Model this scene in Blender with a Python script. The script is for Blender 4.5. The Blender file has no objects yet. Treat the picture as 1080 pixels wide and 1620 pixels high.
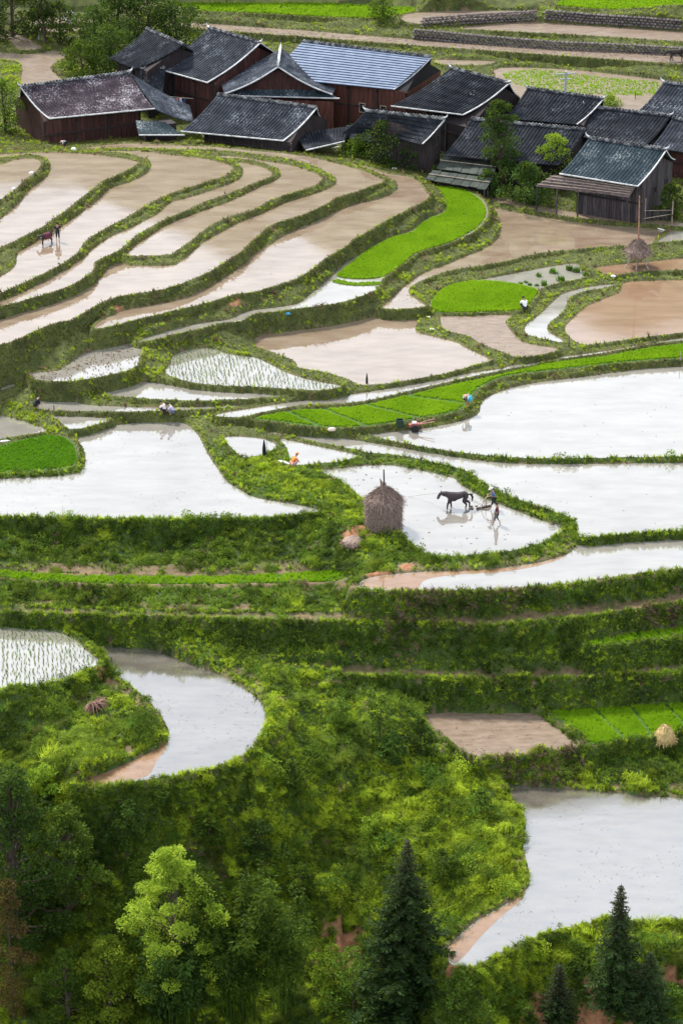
import bpy, bmesh, math, random
import numpy as np
from mathutils import Vector, Matrix, noise as mnoise
R = math.radians
random.seed(7); rng = np.random.default_rng(7)
sc = bpy.context.scene
C = sc.collection
# ------------------------------------------------------------------ camera, sky, sun, exposure
PITCH, DIST, F = 25.0, 200.0, 4400.0            # telephoto from a hillside, looking down across the valley
HC = DIST*math.sin(R(PITCH)); YC = -DIST*math.cos(R(PITCH))
cam_d = bpy.data.cameras.new('camera'); cam = bpy.data.objects.new('camera', cam_d); C.objects.link(cam)
cam.location = (0, YC, HC); cam.rotation_euler = (R(90-PITCH), 0, 0)
cam_d.sensor_fit = 'VERTICAL'; cam_d.sensor_height = 24.0; cam_d.lens = 24.0*F/1620.0
cam_d.clip_start = 1.0; cam_d.clip_end = 5000.0
sc.camera = cam
SUN_EL, SUN_AZ = 50.0, -38.0                    # sun high, behind the village and to the left
w = bpy.data.worlds.new('World'); sc.world = w; w.use_nodes = True
nt = w.node_tree; nt.nodes.clear()
wo = nt.nodes.new('ShaderNodeOutputWorld'); bg = nt.nodes.new('ShaderNodeBackground'); sky = nt.nodes.new('ShaderNodeTexSky')
sky.sky_type = 'NISHITA'; sky.sun_disc = False; sky.sun_elevation = R(SUN_EL); sky.sun_rotation = R(SUN_AZ)
sky.altitude = 700; sky.air_density = 1.0; sky.dust_density = 3.5; sky.ozone_density = 1.0
tc = nt.nodes.new('ShaderNodeTexCoord'); nz = nt.nodes.new('ShaderNodeTexNoise'); nz.inputs['Scale'].default_value = 6.5
nz.inputs['Detail'].default_value = 6; nz.inputs['Roughness'].default_value = 0.55
rp = nt.nodes.new('ShaderNodeValToRGB'); rp.color_ramp.elements[0].position = 0.30; rp.color_ramp.elements[1].position = 0.56
rp.color_ramp.elements[0].color = (0.50,0.50,0.50,1); rp.color_ramp.elements[1].color = (1,1,1,1)
mxw = nt.nodes.new('ShaderNodeMix'); mxw.data_type = 'RGBA'
mxw.inputs['B'].default_value = (15.4, 16.5, 18.0, 1)     # the high white cloud deck
nt.links.new(tc.outputs['Generated'], nz.inputs['Vector']); nt.links.new(nz.outputs['Fac'], rp.inputs['Fac'])
nt.links.new(rp.outputs['Color'], mxw.inputs['Factor']); nt.links.new(sky.outputs['Color'], mxw.inputs['A'])
nt.links.new(mxw.outputs['Result'], bg.inputs['Color']); bg.inputs['Strength'].default_value = 0.05
nt.links.new(bg.outputs['Background'], wo.inputs['Surface'])
sd = bpy.data.lights.new('sun', 'SUN'); sun = bpy.data.objects.new('sun', sd); C.objects.link(sun)
sd.energy = 3.9; sd.angle = R(7); sd.color = (1.0, 0.95, 0.86)
_s = Vector((math.sin(R(SUN_AZ))*math.cos(R(SUN_EL)), math.cos(R(SUN_AZ))*math.cos(R(SUN_EL)), math.sin(R(SUN_EL))))
sun.rotation_euler = _s.to_track_quat('Z', 'Y').to_euler()
vs = sc.view_settings; vs.view_transform = 'Standard'; vs.look = 'None'; vs.gamma = 1.0; vs.use_curve_mapping = False
vs.exposure = 1.05
sc.cycles.max_bounces = 6; sc.cycles.transparent_max_bounces = 4; sc.cycles.diffuse_bounces = 2; sc.cycles.glossy_bounces = 3

# ------------------------------------------------------------------ helpers
CP, SP = math.cos(R(PITCH)), math.sin(R(PITCH))
def P(px, py, z):
    """the place on the level z that stands at this spot of the survey picture"""
    dx = (px-540)/F; dv = (810-py)/F
    d = (dx, CP + dv*SP, -SP + dv*CP)
    t = (HC - z)/(-d[2])
    return Vector((d[0]*t, YC + d[1]*t, z))
def tag(o, label=None, cat=None, group=None, kind=None):
    if label: o['label'] = label
    if cat: o['category'] = cat
    if group: o['group'] = group
    if kind: o['kind'] = kind
    return o
def empty(name, loc=(0,0,0), rz=0.0):
    o = bpy.data.objects.new(name, None); o.location = loc; o.rotation_euler = (0,0,rz); o.empty_display_size = 0.2
    C.objects.link(o); return o
def link_mesh(name, me, parent=None):
    o = bpy.data.objects.new(name, me); C.objects.link(o)
    if parent is not None: o.parent = parent
    return o
class MB:
    """collects vertices and faces of one mesh"""
    def __init__(s): s.v = []; s.f = []
    def add(s, vs, fs):
        n = len(s.v); s.v += [tuple(a) for a in vs]; s.f += [tuple(i+n for i in f) for f in fs]; return s
    def box(s, c, d, rz=0.0, M=None):
        x, y, z = d[0]/2, d[1]/2, d[2]/2
        pts = [Vector((a*x, b*y, e*z)) for e in (-1,1) for b in (-1,1) for a in (-1,1)]
        if M is not None: pts = [M @ p + Vector(c) for p in pts]
        elif rz:
            q = Matrix.Rotation(rz, 3, 'Z'); pts = [q @ p + Vector(c) for p in pts]
        else: pts = [p + Vector(c) for p in pts]
        return s.add(pts, [(0,2,3,1),(4,5,7,6),(0,1,5,4),(2,6,7,3),(0,4,6,2),(1,3,7,5)])
    def beam(s, a, b, wd, ht=None):
        a, b = Vector(a), Vector(b); d = b-a
        if d.length < 1e-6: return s
        q = d.to_track_quat('Y', 'Z').to_matrix()
        return s.box((a+b)/2, (wd, d.length, ht or wd), M=q)
    def tube(s, pts, rad, n=6, cap=True):
        pts = [Vector(p) for p in pts]; m = len(pts)
        if not hasattr(rad, '__len__'): rad = [rad]*m
        rings = []
        for i, p in enumerate(pts):
            d = (pts[min(i+1, m-1)] - pts[max(i-1, 0)])
            if d.length < 1e-6: d = Vector((0,0,1))
            d.normalize(); u = d.orthogonal().normalized() if abs(d.z) > .95 else d.cross(Vector((0,0,1))).normalized()
            v = d.cross(u)
            rings.append([p + (u*math.cos(2*math.pi*k/n) + v*math.sin(2*math.pi*k/n))*rad[i] for k in range(n)])
        vs_ = [q for r_ in rings for q in r_]; fs = []
        for i in range(m-1):
            for k in range(n):
                a, b = i*n+k, i*n+(k+1) % n; fs.append((a, b, b+n, a+n))
        if cap: fs += [tuple(range(n))[::-1], tuple((m-1)*n+k for k in range(n))]
        return s.add(vs_, fs)
    def lathe(s, prof, n=24, c=(0,0,0), jit=0.0, seed=0):
        rr = random.Random(seed); vs_ = []; fs = []
        for (r_, z) in prof:
            for k in range(n):
                a = 2*math.pi*k/n; q = r_*(1+rr.uniform(-jit, jit)); vs_.append((c[0]+q*math.cos(a), c[1]+q*math.sin(a), c[2]+z+rr.uniform(-jit, jit)*.15))
        for i in range(len(prof)-1):
            for k in range(n):
                a, b = i*n+k, i*n+(k+1) % n; fs.append((a, b, b+n, a+n))
        fs.append(tuple(range(n))[::-1]); fs.append(tuple((len(prof)-1)*n+k for k in range(n)))
        return s.add(vs_, fs)
    def mesh(s, name, mat=None, smooth=False):
        me = bpy.data.meshes.new(name); me.from_pydata(s.v, [], s.f)
        if mat: me.materials.append(mat)
        if smooth: me.polygons.foreach_set('use_smooth', [True]*len(me.polygons))
        me.update(); return me
    def build(s, name, mat=None, parent=None, smooth=False):
        return link_mesh(name, s.mesh(name, mat, smooth), parent)

# ------------------------------------------------------------------ materials
def mat_base(name):
    m = bpy.data.materials.new(name); m.use_nodes = True; t = m.node_tree; t.nodes.clear()
    o = t.nodes.new('ShaderNodeOutputMaterial'); return m, t, o
def N(t, k, **kw):
    n = t.nodes.new(k)
    for a, b in kw.items():
        if a[0] == '_': setattr(n, a[1:], b)
        else: n.inputs[a.replace('__', ' ')].default_value = b
    return n
def noise_ramp(t, scale, c0, c1, p0=.35, p1=.65, coord='Object', detail=5, rough=.6, vec_scale=None):
    if coord == 'World': co = t.nodes.new('ShaderNodeNewGeometry').outputs['Position']
    else: co = t.nodes.new('ShaderNodeTexCoord').outputs[coord]
    if vec_scale:
        mp = t.nodes.new('ShaderNodeMapping'); mp.inputs['Scale'].default_value = vec_scale; t.links.new(co, mp.inputs['Vector']); co = mp.outputs['Vector']
    nz = N(t, 'ShaderNodeTexNoise', Scale=scale, Detail=detail, Roughness=rough); t.links.new(co, nz.inputs['Vector'])
    r = t.nodes.new('ShaderNodeValToRGB'); r.color_ramp.elements[0].position = p0; r.color_ramp.elements[1].position = p1
    r.color_ramp.elements[0].color = (*c0, 1); r.color_ramp.elements[1].color = (*c1, 1)
    t.links.new(nz.outputs['Fac'], r.inputs['Fac']); return r.outputs['Color'], nz.outputs['Fac']
def mix(t, fac, a, b, mode='MIX'):
    m = t.nodes.new('ShaderNodeMix'); m.data_type = 'RGBA'; m.blend_type = mode
    for key, v in (('Factor', fac), ('A', a), ('B', b)):
        if isinstance(v, bpy.types.NodeSocket): t.links.new(v, m.inputs[key])
        elif isinstance(v, (tuple, list)): m.inputs[key].default_value = (*v[:3], 1)
        else: m.inputs[key].default_value = v
    return m.outputs['Result']
def simple(name, c0, c1, scale=6.0, rough=.8, coord='Object', bump=0.0, vec_scale=None, spec=.3, rnd=0.0, p0=.35, p1=.65):
    m, t, o = mat_base(name)
    col, fac = noise_ramp(t, scale, c0, c1, p0, p1, coord=coord, vec_scale=vec_scale)
    if rnd:
        oi = t.nodes.new('ShaderNodeObjectInfo'); mr = N(t, 'ShaderNodeMapRange'); mr.inputs['To Min'].default_value = 1-rnd; mr.inputs['To Max'].default_value = 1+rnd
        t.links.new(oi.outputs['Random'], mr.inputs['Value']); h = N(t, 'ShaderNodeHueSaturation'); t.links.new(mr.outputs['Result'], h.inputs['Value']); t.links.new(col, h.inputs['Color']); col = h.outputs['Color']
    b = N(t, 'ShaderNodeBsdfPrincipled', Roughness=rough); b.inputs['Specular IOR Level'].default_value = spec
    t.links.new(col, b.inputs['Base Color'])
    if bump:
        bp = N(t, 'ShaderNodeBump', Strength=bump, Distance=.05); t.links.new(fac, bp.inputs['Height']); t.links.new(bp.outputs['Normal'], b.inputs['Normal'])
    t.links.new(b.outputs['BSDF'], o.inputs['Surface']); return m
def leafy(name, dark, light, tip, patch=.25, transl=.4, tipf=.5, rnd=.35):
    """leaves and blades: colour differs from plant to plant and from patch to patch, some light passes through"""
    m, t, o = mat_base(name)
    c1, f = noise_ramp(t, patch, dark, light, .38, .62, coord='World', detail=4)
    c2, f2 = noise_ramp(t, patch*5, (0,0,0), (1,1,1), .45, .75, coord='World', detail=2)
    ml = N(t, 'ShaderNodeMath', _operation='MULTIPLY'); t.links.new(c2, ml.inputs[0]); ml.inputs[1].default_value = tipf
    c3 = mix(t, ml.outputs[0], c1, tip)
    oi = t.nodes.new('ShaderNodeObjectInfo'); mr = N(t, 'ShaderNodeMapRange'); mr.inputs['To Min'].default_value = 1-rnd; mr.inputs['To Max'].default_value = 1+rnd*1.2
    t.links.new(oi.outputs['Random'], mr.inputs['Value']); h = N(t, 'ShaderNodeHueSaturation'); t.links.new(mr.outputs['Result'], h.inputs['Value']); t.links.new(c3, h.inputs['Color'])
    d = N(t, 'ShaderNodeBsdfPrincipled', Roughness=.65); d.inputs['Specular IOR Level'].default_value = .08
    tr = N(t, 'ShaderNodeBsdfTranslucent'); mx = N(t, 'ShaderNodeMixShader', Fac=transl)
    t.links.new(h.outputs['Color'], d.inputs['Base Color']); t.links.new(mix(t, .25, h.outputs['Color'], (.35,.45,.02)), tr.inputs['Color'])
    t.links.new(d.outputs['BSDF'], mx.inputs[1]); t.links.new(tr.outputs['BSDF'], mx.inputs[2]); t.links.new(mx.outputs['Shader'], o.inputs['Surface'])
    return m
def water_mat(name, mud0, mud1, ior=1.75, rough=.04, ripple=.03, streak=.4, silt=.5):
    """shallow paddy water thick with mud: body colour under a mirror"""
    m, t, o = mat_base(name)
    col, f = noise_ramp(t, silt, mud0, mud1, .35, .65, coord='World', vec_scale=(.6, 1.6, 1))
    df = N(t, 'ShaderNodeBsdfDiffuse'); t.links.new(col, df.inputs['Color'])
    gl = N(t, 'ShaderNodeBsdfGlossy', Roughness=rough); gl.inputs['Color'].default_value = (.97,.985,1,1)
    fr = N(t, 'ShaderNodeFresnel', IOR=ior)
    _, rf = noise_ramp(t, 9.0, (0,0,0), (1,1,1), coord='World', vec_scale=(.7, .28, 1), detail=3)
    bp = N(t, 'ShaderNodeBump', Strength=ripple, Distance=.02); t.links.new(rf, bp.inputs['Height'])
    t.links.new(bp.outputs['Normal'], gl.inputs['Normal'])
    # breeze patches roughen the mirror a little
    c4, f4 = noise_ramp(t, .35, (rough,)*3, (rough+.10*streak,)*3, .45, .6, coord='World', vec_scale=(.5, 1.5, 1), detail=6)
    t.links.new(c4, gl.inputs['Roughness'])
    mx = t.nodes.new('ShaderNodeMixShader'); t.links.new(fr.outputs['Fac'], mx.inputs[0]); t.links.new(df.outputs['BSDF'], mx.inputs[1]); t.links.new(gl.outputs['BSDF'], mx.inputs[2])
    t.links.new(mx.outputs['Shader'], o.inputs['Surface']); return m
M = {}
M['w_brown'] = water_mat('muddy_water', (.155,.110,.078), (.22,.17,.127), ior=2.5, rough=.02)
M['w_pale'] = water_mat('pale_water', (.17,.157,.14), (.22,.205,.185), ior=3.3, rough=.02, streak=.6)
M['w_orange'] = water_mat('orange_water', (.165,.102,.063), (.205,.132,.085), ior=2.0)
M['w_grey'] = water_mat('grey_water', (.085,.075,.066), (.12,.105,.09), ior=3.9, rough=.08, ripple=.12, streak=1.2, silt=.9)
M['mud'] = water_mat('wet_mud', (.135,.098,.070), (.20,.15,.115), ior=1.5, rough=.25, ripple=.4, silt=1.6)
M['w_tail'] = water_mat('silty_orange_water', (.17,.098,.055), (.22,.135,.08), ior=1.8, rough=.05, silt=1.2)  # dull orange water, the mirrored banks painted in as body colour
M['bed'] = simple('rice_bed_floor', (.022,.060,.008), (.045,.10,.010), 3, .9, coord='World')
# ------------------------------------------------------------------ the terraces: outline of every field and its level (m)
# kind: b brown water, p pale water, o orange water, g grey water, m wet mud, l lawn of rice seedlings, d dry ledge
FIELDS = {
'F1': (7.1,'b',[(-60,268),(0,261),(22,254),(42,251),(58,252),(65,259),(57,272),(40,285),(20,303),(0,316),(-60,335)]),
'F2': (6.5,'b',[(-60,246),(0,244),(60,242),(127,243),(167,247),(200,252),(218,257),(207,266),(180,279),(163,286),(147,299),(123,317),(103,334),(83,347),(67,359),(43,371),(27,379),(10,387),(-60,410),(-60,370),(0,347),(33,317),(50,297),(74,279),(80,262),(70,249),(43,245),(0,251),(-60,258)]),
'F3': (5.9,'b',[(150,240),(190,239),(233,240),(260,244),(293,248),(320,251),(350,257),(366,264),(360,276),(333,286),(300,296),(267,307),(233,324),(200,344),(167,361),(143,376),(133,384),(123,399),(100,416),(67,434),(33,449),(0,464),(-60,486),(-60,462),(0,438),(24,422),(27,408),(33,397),(50,387),(77,370),(100,356),(123,340),(147,323),(173,299),(190,293),(213,285),(235,271),(238,255),(222,248),(200,244),(165,240)]),
'F4': (5.45,'b',[(376,258),(400,261),(422,268),(430,275),(425,281),(400,290),(380,299),(360,307),(320,321),(293,334),(267,344),(233,362),(217,372),(200,386),(187,397),(160,409),(149,416),(146,429),(117,449),(83,462),(33,477),(0,486),(-60,502),(-60,492),(0,477),(20,470),(67,446),(107,423),(136,406),(143,396),(173,376),(207,360),(247,340),(267,322),(290,315),(327,304),(360,292),(380,282),(385,268)]),
'F5': (5.1,'b',[(335,247),(360,247),(387,250),(420,255),(460,262),(490,271),(508,281),(503,290),(487,297),(460,306),(427,317),(407,329),(387,336),(360,344),(333,357),(320,366),(300,382),(280,396),(267,403),(233,404),(203,405),(203,399),(217,386),(253,363),(277,350),(317,335),(360,320),(390,306),(420,291),(441,282),(442,270),(427,262),(400,254),(370,251)]),
'F6': (4.65,'b',[(125,237),(167,230),(213,227),(283,230),(345,233),(393,238),(450,243),(500,251),(545,262),(577,272),(598,281),(606,287),(593,292),(567,302),(533,312),(517,322),(493,334),(460,346),(427,357),(410,371),(393,386),(377,401),(360,411),(333,429),(310,439),(287,449),(253,459),(200,467),(167,476),(147,486),(110,507),(83,512),(33,534),(0,546),(-60,560),(-60,516),(0,501),(50,486),(100,471),(133,456),(160,437),(175,420),(197,417),(205,420),(267,420),(285,415),(302,400),(327,380),(360,362),(380,351),(420,335),(453,320),(487,310),(507,303),(529,293),(532,283),(520,275),(505,266),(493,261),(460,253),(420,247),(387,242),(360,239),(300,237),(260,237),(200,235)]),
'F7': (3.8,'b',[(552,260),(577,263),(600,272),(620,276),(650,281),(663,290),(672,302),(679,312),(655,327),(633,338),(607,351),(587,364),(560,378),(545,391),(525,402),(511,411),(491,428),(471,440),(450,448),(427,455),(400,463),(367,467),(333,478),(293,488),(253,497),(213,507),(187,514),(150,521),(160,508),(182,497),(200,490),(247,481),(287,473),(327,456),(360,436),(373,426),(393,410),(413,393),(432,385),(442,376),(473,361),(507,345),(540,331),(560,323),(593,316),(624,304),(628,292),(615,281),(600,276),(577,267)]),
'F8': (2.75,'p',[(690,294),(720,296),(747,305),(768,323),(770,343),(751,365),(720,381),(692,391),(658,401),(641,415),(618,431),(604,442),(596,457),(583,464),(560,473),(530,481),(493,486),(447,492),(400,498),(380,509),(350,512),(333,517),(300,524),(277,530),(250,537),(218,540),(267,523),(320,511),(360,506),(380,497),(400,491),(440,486),(472,480),(489,466),(509,450),(529,433),(549,413),(575,400),(595,386),(625,373),(649,366),(675,346),(699,336),(706,322),(698,307)]),
'F9': (2.35,'p',[(207,543),(228,548),(222,563),(217,578),(200,587),(167,595),(133,601),(110,604),(67,603),(50,597),(50,591),(93,586),(112,573),(135,558),(187,547)]),
'F10': (1.6,'p',[(262,590),(270,575),(275,562),(300,553),(333,551),(360,560),(405,566),(430,578),(455,590),(490,601),(540,611),(520,616),(493,618),(427,614),(360,611),(320,608),(290,602)]),
'F11': (1.2,'b',[(405,548),(403,534),(427,528),(493,520),(547,511),(607,500),(670,496),(664,505),(657,517),(660,526),(680,531),(720,541),(740,552),(770,566),(775,571),(753,577),(720,587),(680,596),(647,602),(607,608),(575,610),(560,605),(540,597),(503,587),(472,583),(467,572),(447,564),(427,556)]),
'F13': (1.95,'b',[(782,330),(805,334),(853,342),(920,353),(1007,359),(1048,365),(1042,373),(1028,387),(990,390),(953,391),(907,396),(853,401),(803,413),(753,422),(720,427),(690,435),(655,450),(646,463),(660,475),(672,485),(640,489),(606,488),(612,478),(632,460),(652,443),(675,430),(702,420),(732,407),(762,395),(787,377),(792,356),(786,342)]),
'F14': (1.5,'p',[(693,495),(680,487),(683,473),(700,457),(720,449),(765,442),(820,431),(870,422),(910,417),(918,428),(930,436),(905,444),(870,452),(852,459),(846,472),(835,482),(822,491),(770,495),(720,496)]),
'F16': (1.25,'p',[(972,450),(937,453),(905,460),(884,468),(874,478),(862,489),(847,503),(831,515),(833,529),(867,539),(890,542),(885,536),(866,524),(868,511),(885,498),(895,484),(900,471),(925,461),(955,456)]),
'F17': (1.4,'m',[(698,500),(720,499),(802,498),(799,510),(808,524),(825,541),(853,547),(880,552),(868,559),(820,565),(800,559),(763,545),(742,532),(720,527),(702,521),(697,510)]),
'F18': (1.2,'o',[(985,449),(1007,445),(1080,443),(1150,442),(1150,518),(1080,527),(1020,534),(947,544),(922,546),(902,535),(893,520),(903,506),(915,495),(929,484),(957,472),(980,462)]),
'F19': (1.55,'o',[(940,424),(985,418),(1030,414),(1080,409),(1150,404),(1150,423),(1080,427),(1000,432),(968,436),(950,431)]),
'F20': (2.05,'p',[(1040,384),(1053,373),(1062,367),(1080,366),(1150,366),(1150,379),(1080,381)]),
'F21': (2.2,'m',[(745,303),(757,302),(790,311),(825,320),(887,333),(953,342),(1013,348),(1080,353),(1150,356),(1150,361),(1080,359),(1013,354),(953,349),(860,337),(803,323),(775,317)]),
'F22': (0.98,'p',[(345,655),(410,644),(477,634),(527,628),(593,618),(660,606),(720,594),(792,583),(810,578),(853,569),(953,556),(1040,541),(1080,534),(1150,523),(1150,531),(1080,539),(1020,546),(953,559),(860,572),(837,579),(790,587),(720,602),(660,616),(577,635),(510,641),(473,642),(410,654),(385,660),(350,660)]),
'F23': (0.88,'l',[(400,662),(440,653),(480,648),(520,646),(577,640),(660,621),(720,607),(790,592),(850,577),(950,564),(1020,551),(1080,544),(1150,536),(1150,561),(1080,567),(1020,571),(953,577),(887,585),(803,595),(765,610),(748,625),(735,643),(715,653),(660,663),(593,673),(545,677),(493,675),(443,668)]),
'F24': (0.42,'p',[(590,686),(660,679),(720,668),(756,654),(761,634),(789,620),(822,610),(887,600),(953,592),(1020,583),(1080,580),(1150,576),(1150,722),(1080,723),(990,724),(890,726),(790,723),(705,713),(640,702),(600,693)]),
'F25': (0.22,'p',[(345,667),(410,676),(460,682),(520,689),(567,697),(627,707),(693,718),(780,731),(890,734),(1080,732),(1150,731),(1150,837),(1080,840),(1000,844),(918,850),(914,830),(880,811),(840,798),(790,778),(762,764),(737,745),(690,733),(640,722),(600,718),(577,715),(527,705),(477,695),(427,686),(360,678)]),
'F26': (-0.2,'p',[(922,857),(1000,851),(1080,847),(1150,843),(1150,889),(1080,899),(990,910),(890,924),(800,931),(740,935),(665,935),(574,931),(572,919),(600,911),(675,904),(740,903),(800,897),(860,888),(903,872)]),
'F27': (0.05,'p',[(508,745),(540,741),(573,737),(620,736),(670,745),(716,756),(728,766),(755,783),(778,793),(821,810),(858,824),(891,834),(871,851),(838,865),(793,874),(740,879),(690,880),(673,876),(655,862),(635,845),(600,815),(583,797),(560,777),(540,762)]),
'F28': (.25,'p',[(-60,758),(0,757),(60,754),(127,747),(134,715),(124,696),(145,680),(200,670),(240,666),(280,667),(301,675),(316,692),(328,717),(343,739),(360,762),(383,777),(408,788),(450,795),(503,806),(480,814),(400,819),(250,821),(100,819),(0,817),(-60,817)]),
'F29': (.4,'l',[(-60,720),(0,705),(50,692),(80,688),(105,693),(121,708),(119,737),(60,745),(0,749),(-60,750)]),
'F30': (0.95,'p',[(58,620),(107,619),(116,630),(135,640),(183,643),(247,645),(300,644),(360,642),(405,639),(360,646),(300,649),(240,651),(143,652),(67,649),(59,642)]),
'F31': (1.25,'p',[(150,621),(170,614),(200,608),(228,604),(262,608),(300,615),(360,619),(420,622),(455,624),(425,629),(360,633),(300,634),(247,632),(190,628)]),
'F32': (0.7,'p',[(85,658),(133,659),(172,663),(160,670),(118,680),(105,675),(93,665)]),
'F33': (.5,'p',[(-60,648),(0,657),(33,665),(76,681),(50,687),(20,692),(0,696),(-60,708)]),
'F34': (1.6,'p',[(-60,599),(0,601),(17,602),(24,610),(17,615),(0,619),(-60,624)]),
'F35': (.45,'p',[(355,692),(400,692),(428,698),(437,707),(425,715),(408,722),(385,724),(370,712)]),
'F36': (.25,'p',[(443,694),(473,700),(501,706),(540,714),(564,721),(540,730),(500,734),(467,736),(459,725),(453,708)]),
'F37': (-1.9,'l',[(-60,898),(0,903),(100,910),(250,912),(350,912),(450,908),(540,904),(545,914),(530,920),(350,924),(200,924),(60,919),(0,913),(-60,908)]),
'F38': ((-2.65,-1.6),'d',[(-60,955),(0,962),(150,968),(300,972),(520,972),(665,973),(790,970),(910,963),(1000,954),(1080,941),(1150,931),(1150,940),(1080,951),(1000,964),(910,975),(790,987),(690,985),(540,982),(300,976),(150,972),(0,967),(-60,961)]),
'F39': (-3.1,'l',[(930,1016),(990,1004),(1080,993),(1150,985),(1150,998),(1080,1005),(990,1016),(940,1022)]),
'F40': (-4.85,'d',[(430,1057),(540,1058),(640,1061),(735,1065),(800,1066),(940,1060),(1010,1054),(1080,1049),(1150,1044),(1150,1054),(1080,1059),(940,1069),(790,1073),(640,1069),(540,1066),(470,1064)]),
'F41': (-7.0,'m',[(672,1130),(838,1128),(876,1150),(912,1177),(885,1184),(840,1190),(765,1197),(735,1188),(705,1165)]),
'F42': (-6.95,'l',[(864,1122),(940,1119),(1080,1112),(1150,1108),(1150,1145),(1080,1156),(1040,1163),(970,1173),(937,1178),(917,1162),(890,1143)]),
'F44': (-8.8,'g',[(795,1243),(890,1248),(990,1256),(1080,1263),(1150,1268),(1150,1462),(1080,1457),(1020,1457),(950,1460),(890,1468),(840,1485),(800,1502),(760,1523),(735,1530),(712,1524),(704,1505),(725,1480),(760,1452),(800,1430),(832,1408),(836,1380),(827,1340),(830,1310),(820,1278)]),
'F45': (-4.45,'g',[(139,1010),(200,1015),(268,1038),(348,1068),(398,1098),(417,1118),(422,1150),(408,1178),(375,1199),(325,1218),(250,1231),(175,1241),(130,1241),(142,1232),(200,1207),(250,1182),(267,1165),(264,1148),(250,1125),(220,1095),(187,1070),(172,1045),(150,1024)]),
'F46': (-3.5,'p',[(-60,983),(0,988),(60,993),(110,1007),(138,1030),(156,1050),(100,1075),(60,1092),(20,1101),(-60,1108)]),
'G1': (6.9,'l',[(240,-12),(420,-8),(540,7),(655,14),(620,26),(540,28),(430,22),(290,14)]),
'G2': (7.0,'m',[(640,24),(690,18),(820,17),(850,22),(790,29),(680,38),(640,34)]),
'G3': (8.0,'l',[(880,8),(940,-6),(1150,-10),(1150,22),(1080,20),(960,15)]),
'G4': (6.6,'m',[(680,43),(760,39),(850,35),(1080,50),(1150,55),(1150,68),(1080,66),(940,57),(790,49)]),
'G5': (6.0,'m',[(290,35),(420,44),(540,53),(690,65),(880,77),(1080,87),(1150,91),(1150,108),(1080,102),(940,92),(740,78),(540,63),(290,43)]),
'G6': (5.0,'m',[(780,112),(840,107),(960,116),(1080,131),(1150,140),(1150,180),(1005,178),(900,175),(820,155)]),
'G7': (5.3,'m',[(690,95),(780,97),(760,103),(700,102)]),
'G8': (5.3,'m',[(-60,46),(0,53),(30,55),(58,70),(68,77),(30,79),(22,70),(0,60),(-60,58)]),
'G9': (5.0,'m',[(22,84),(60,81),(98,82),(103,91),(90,98),(80,107),(88,118),(100,128),(110,138),(38,138),(36,110),(22,96),(-60,92),(-60,84)]),
'G10': (5.9,'m',[(71,28),(148,31),(140,37),(53,38)]),
'G11': (5.6,'m',[(62,45),(133,42),(140,47),(100,51),(66,51)]),
}
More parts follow.
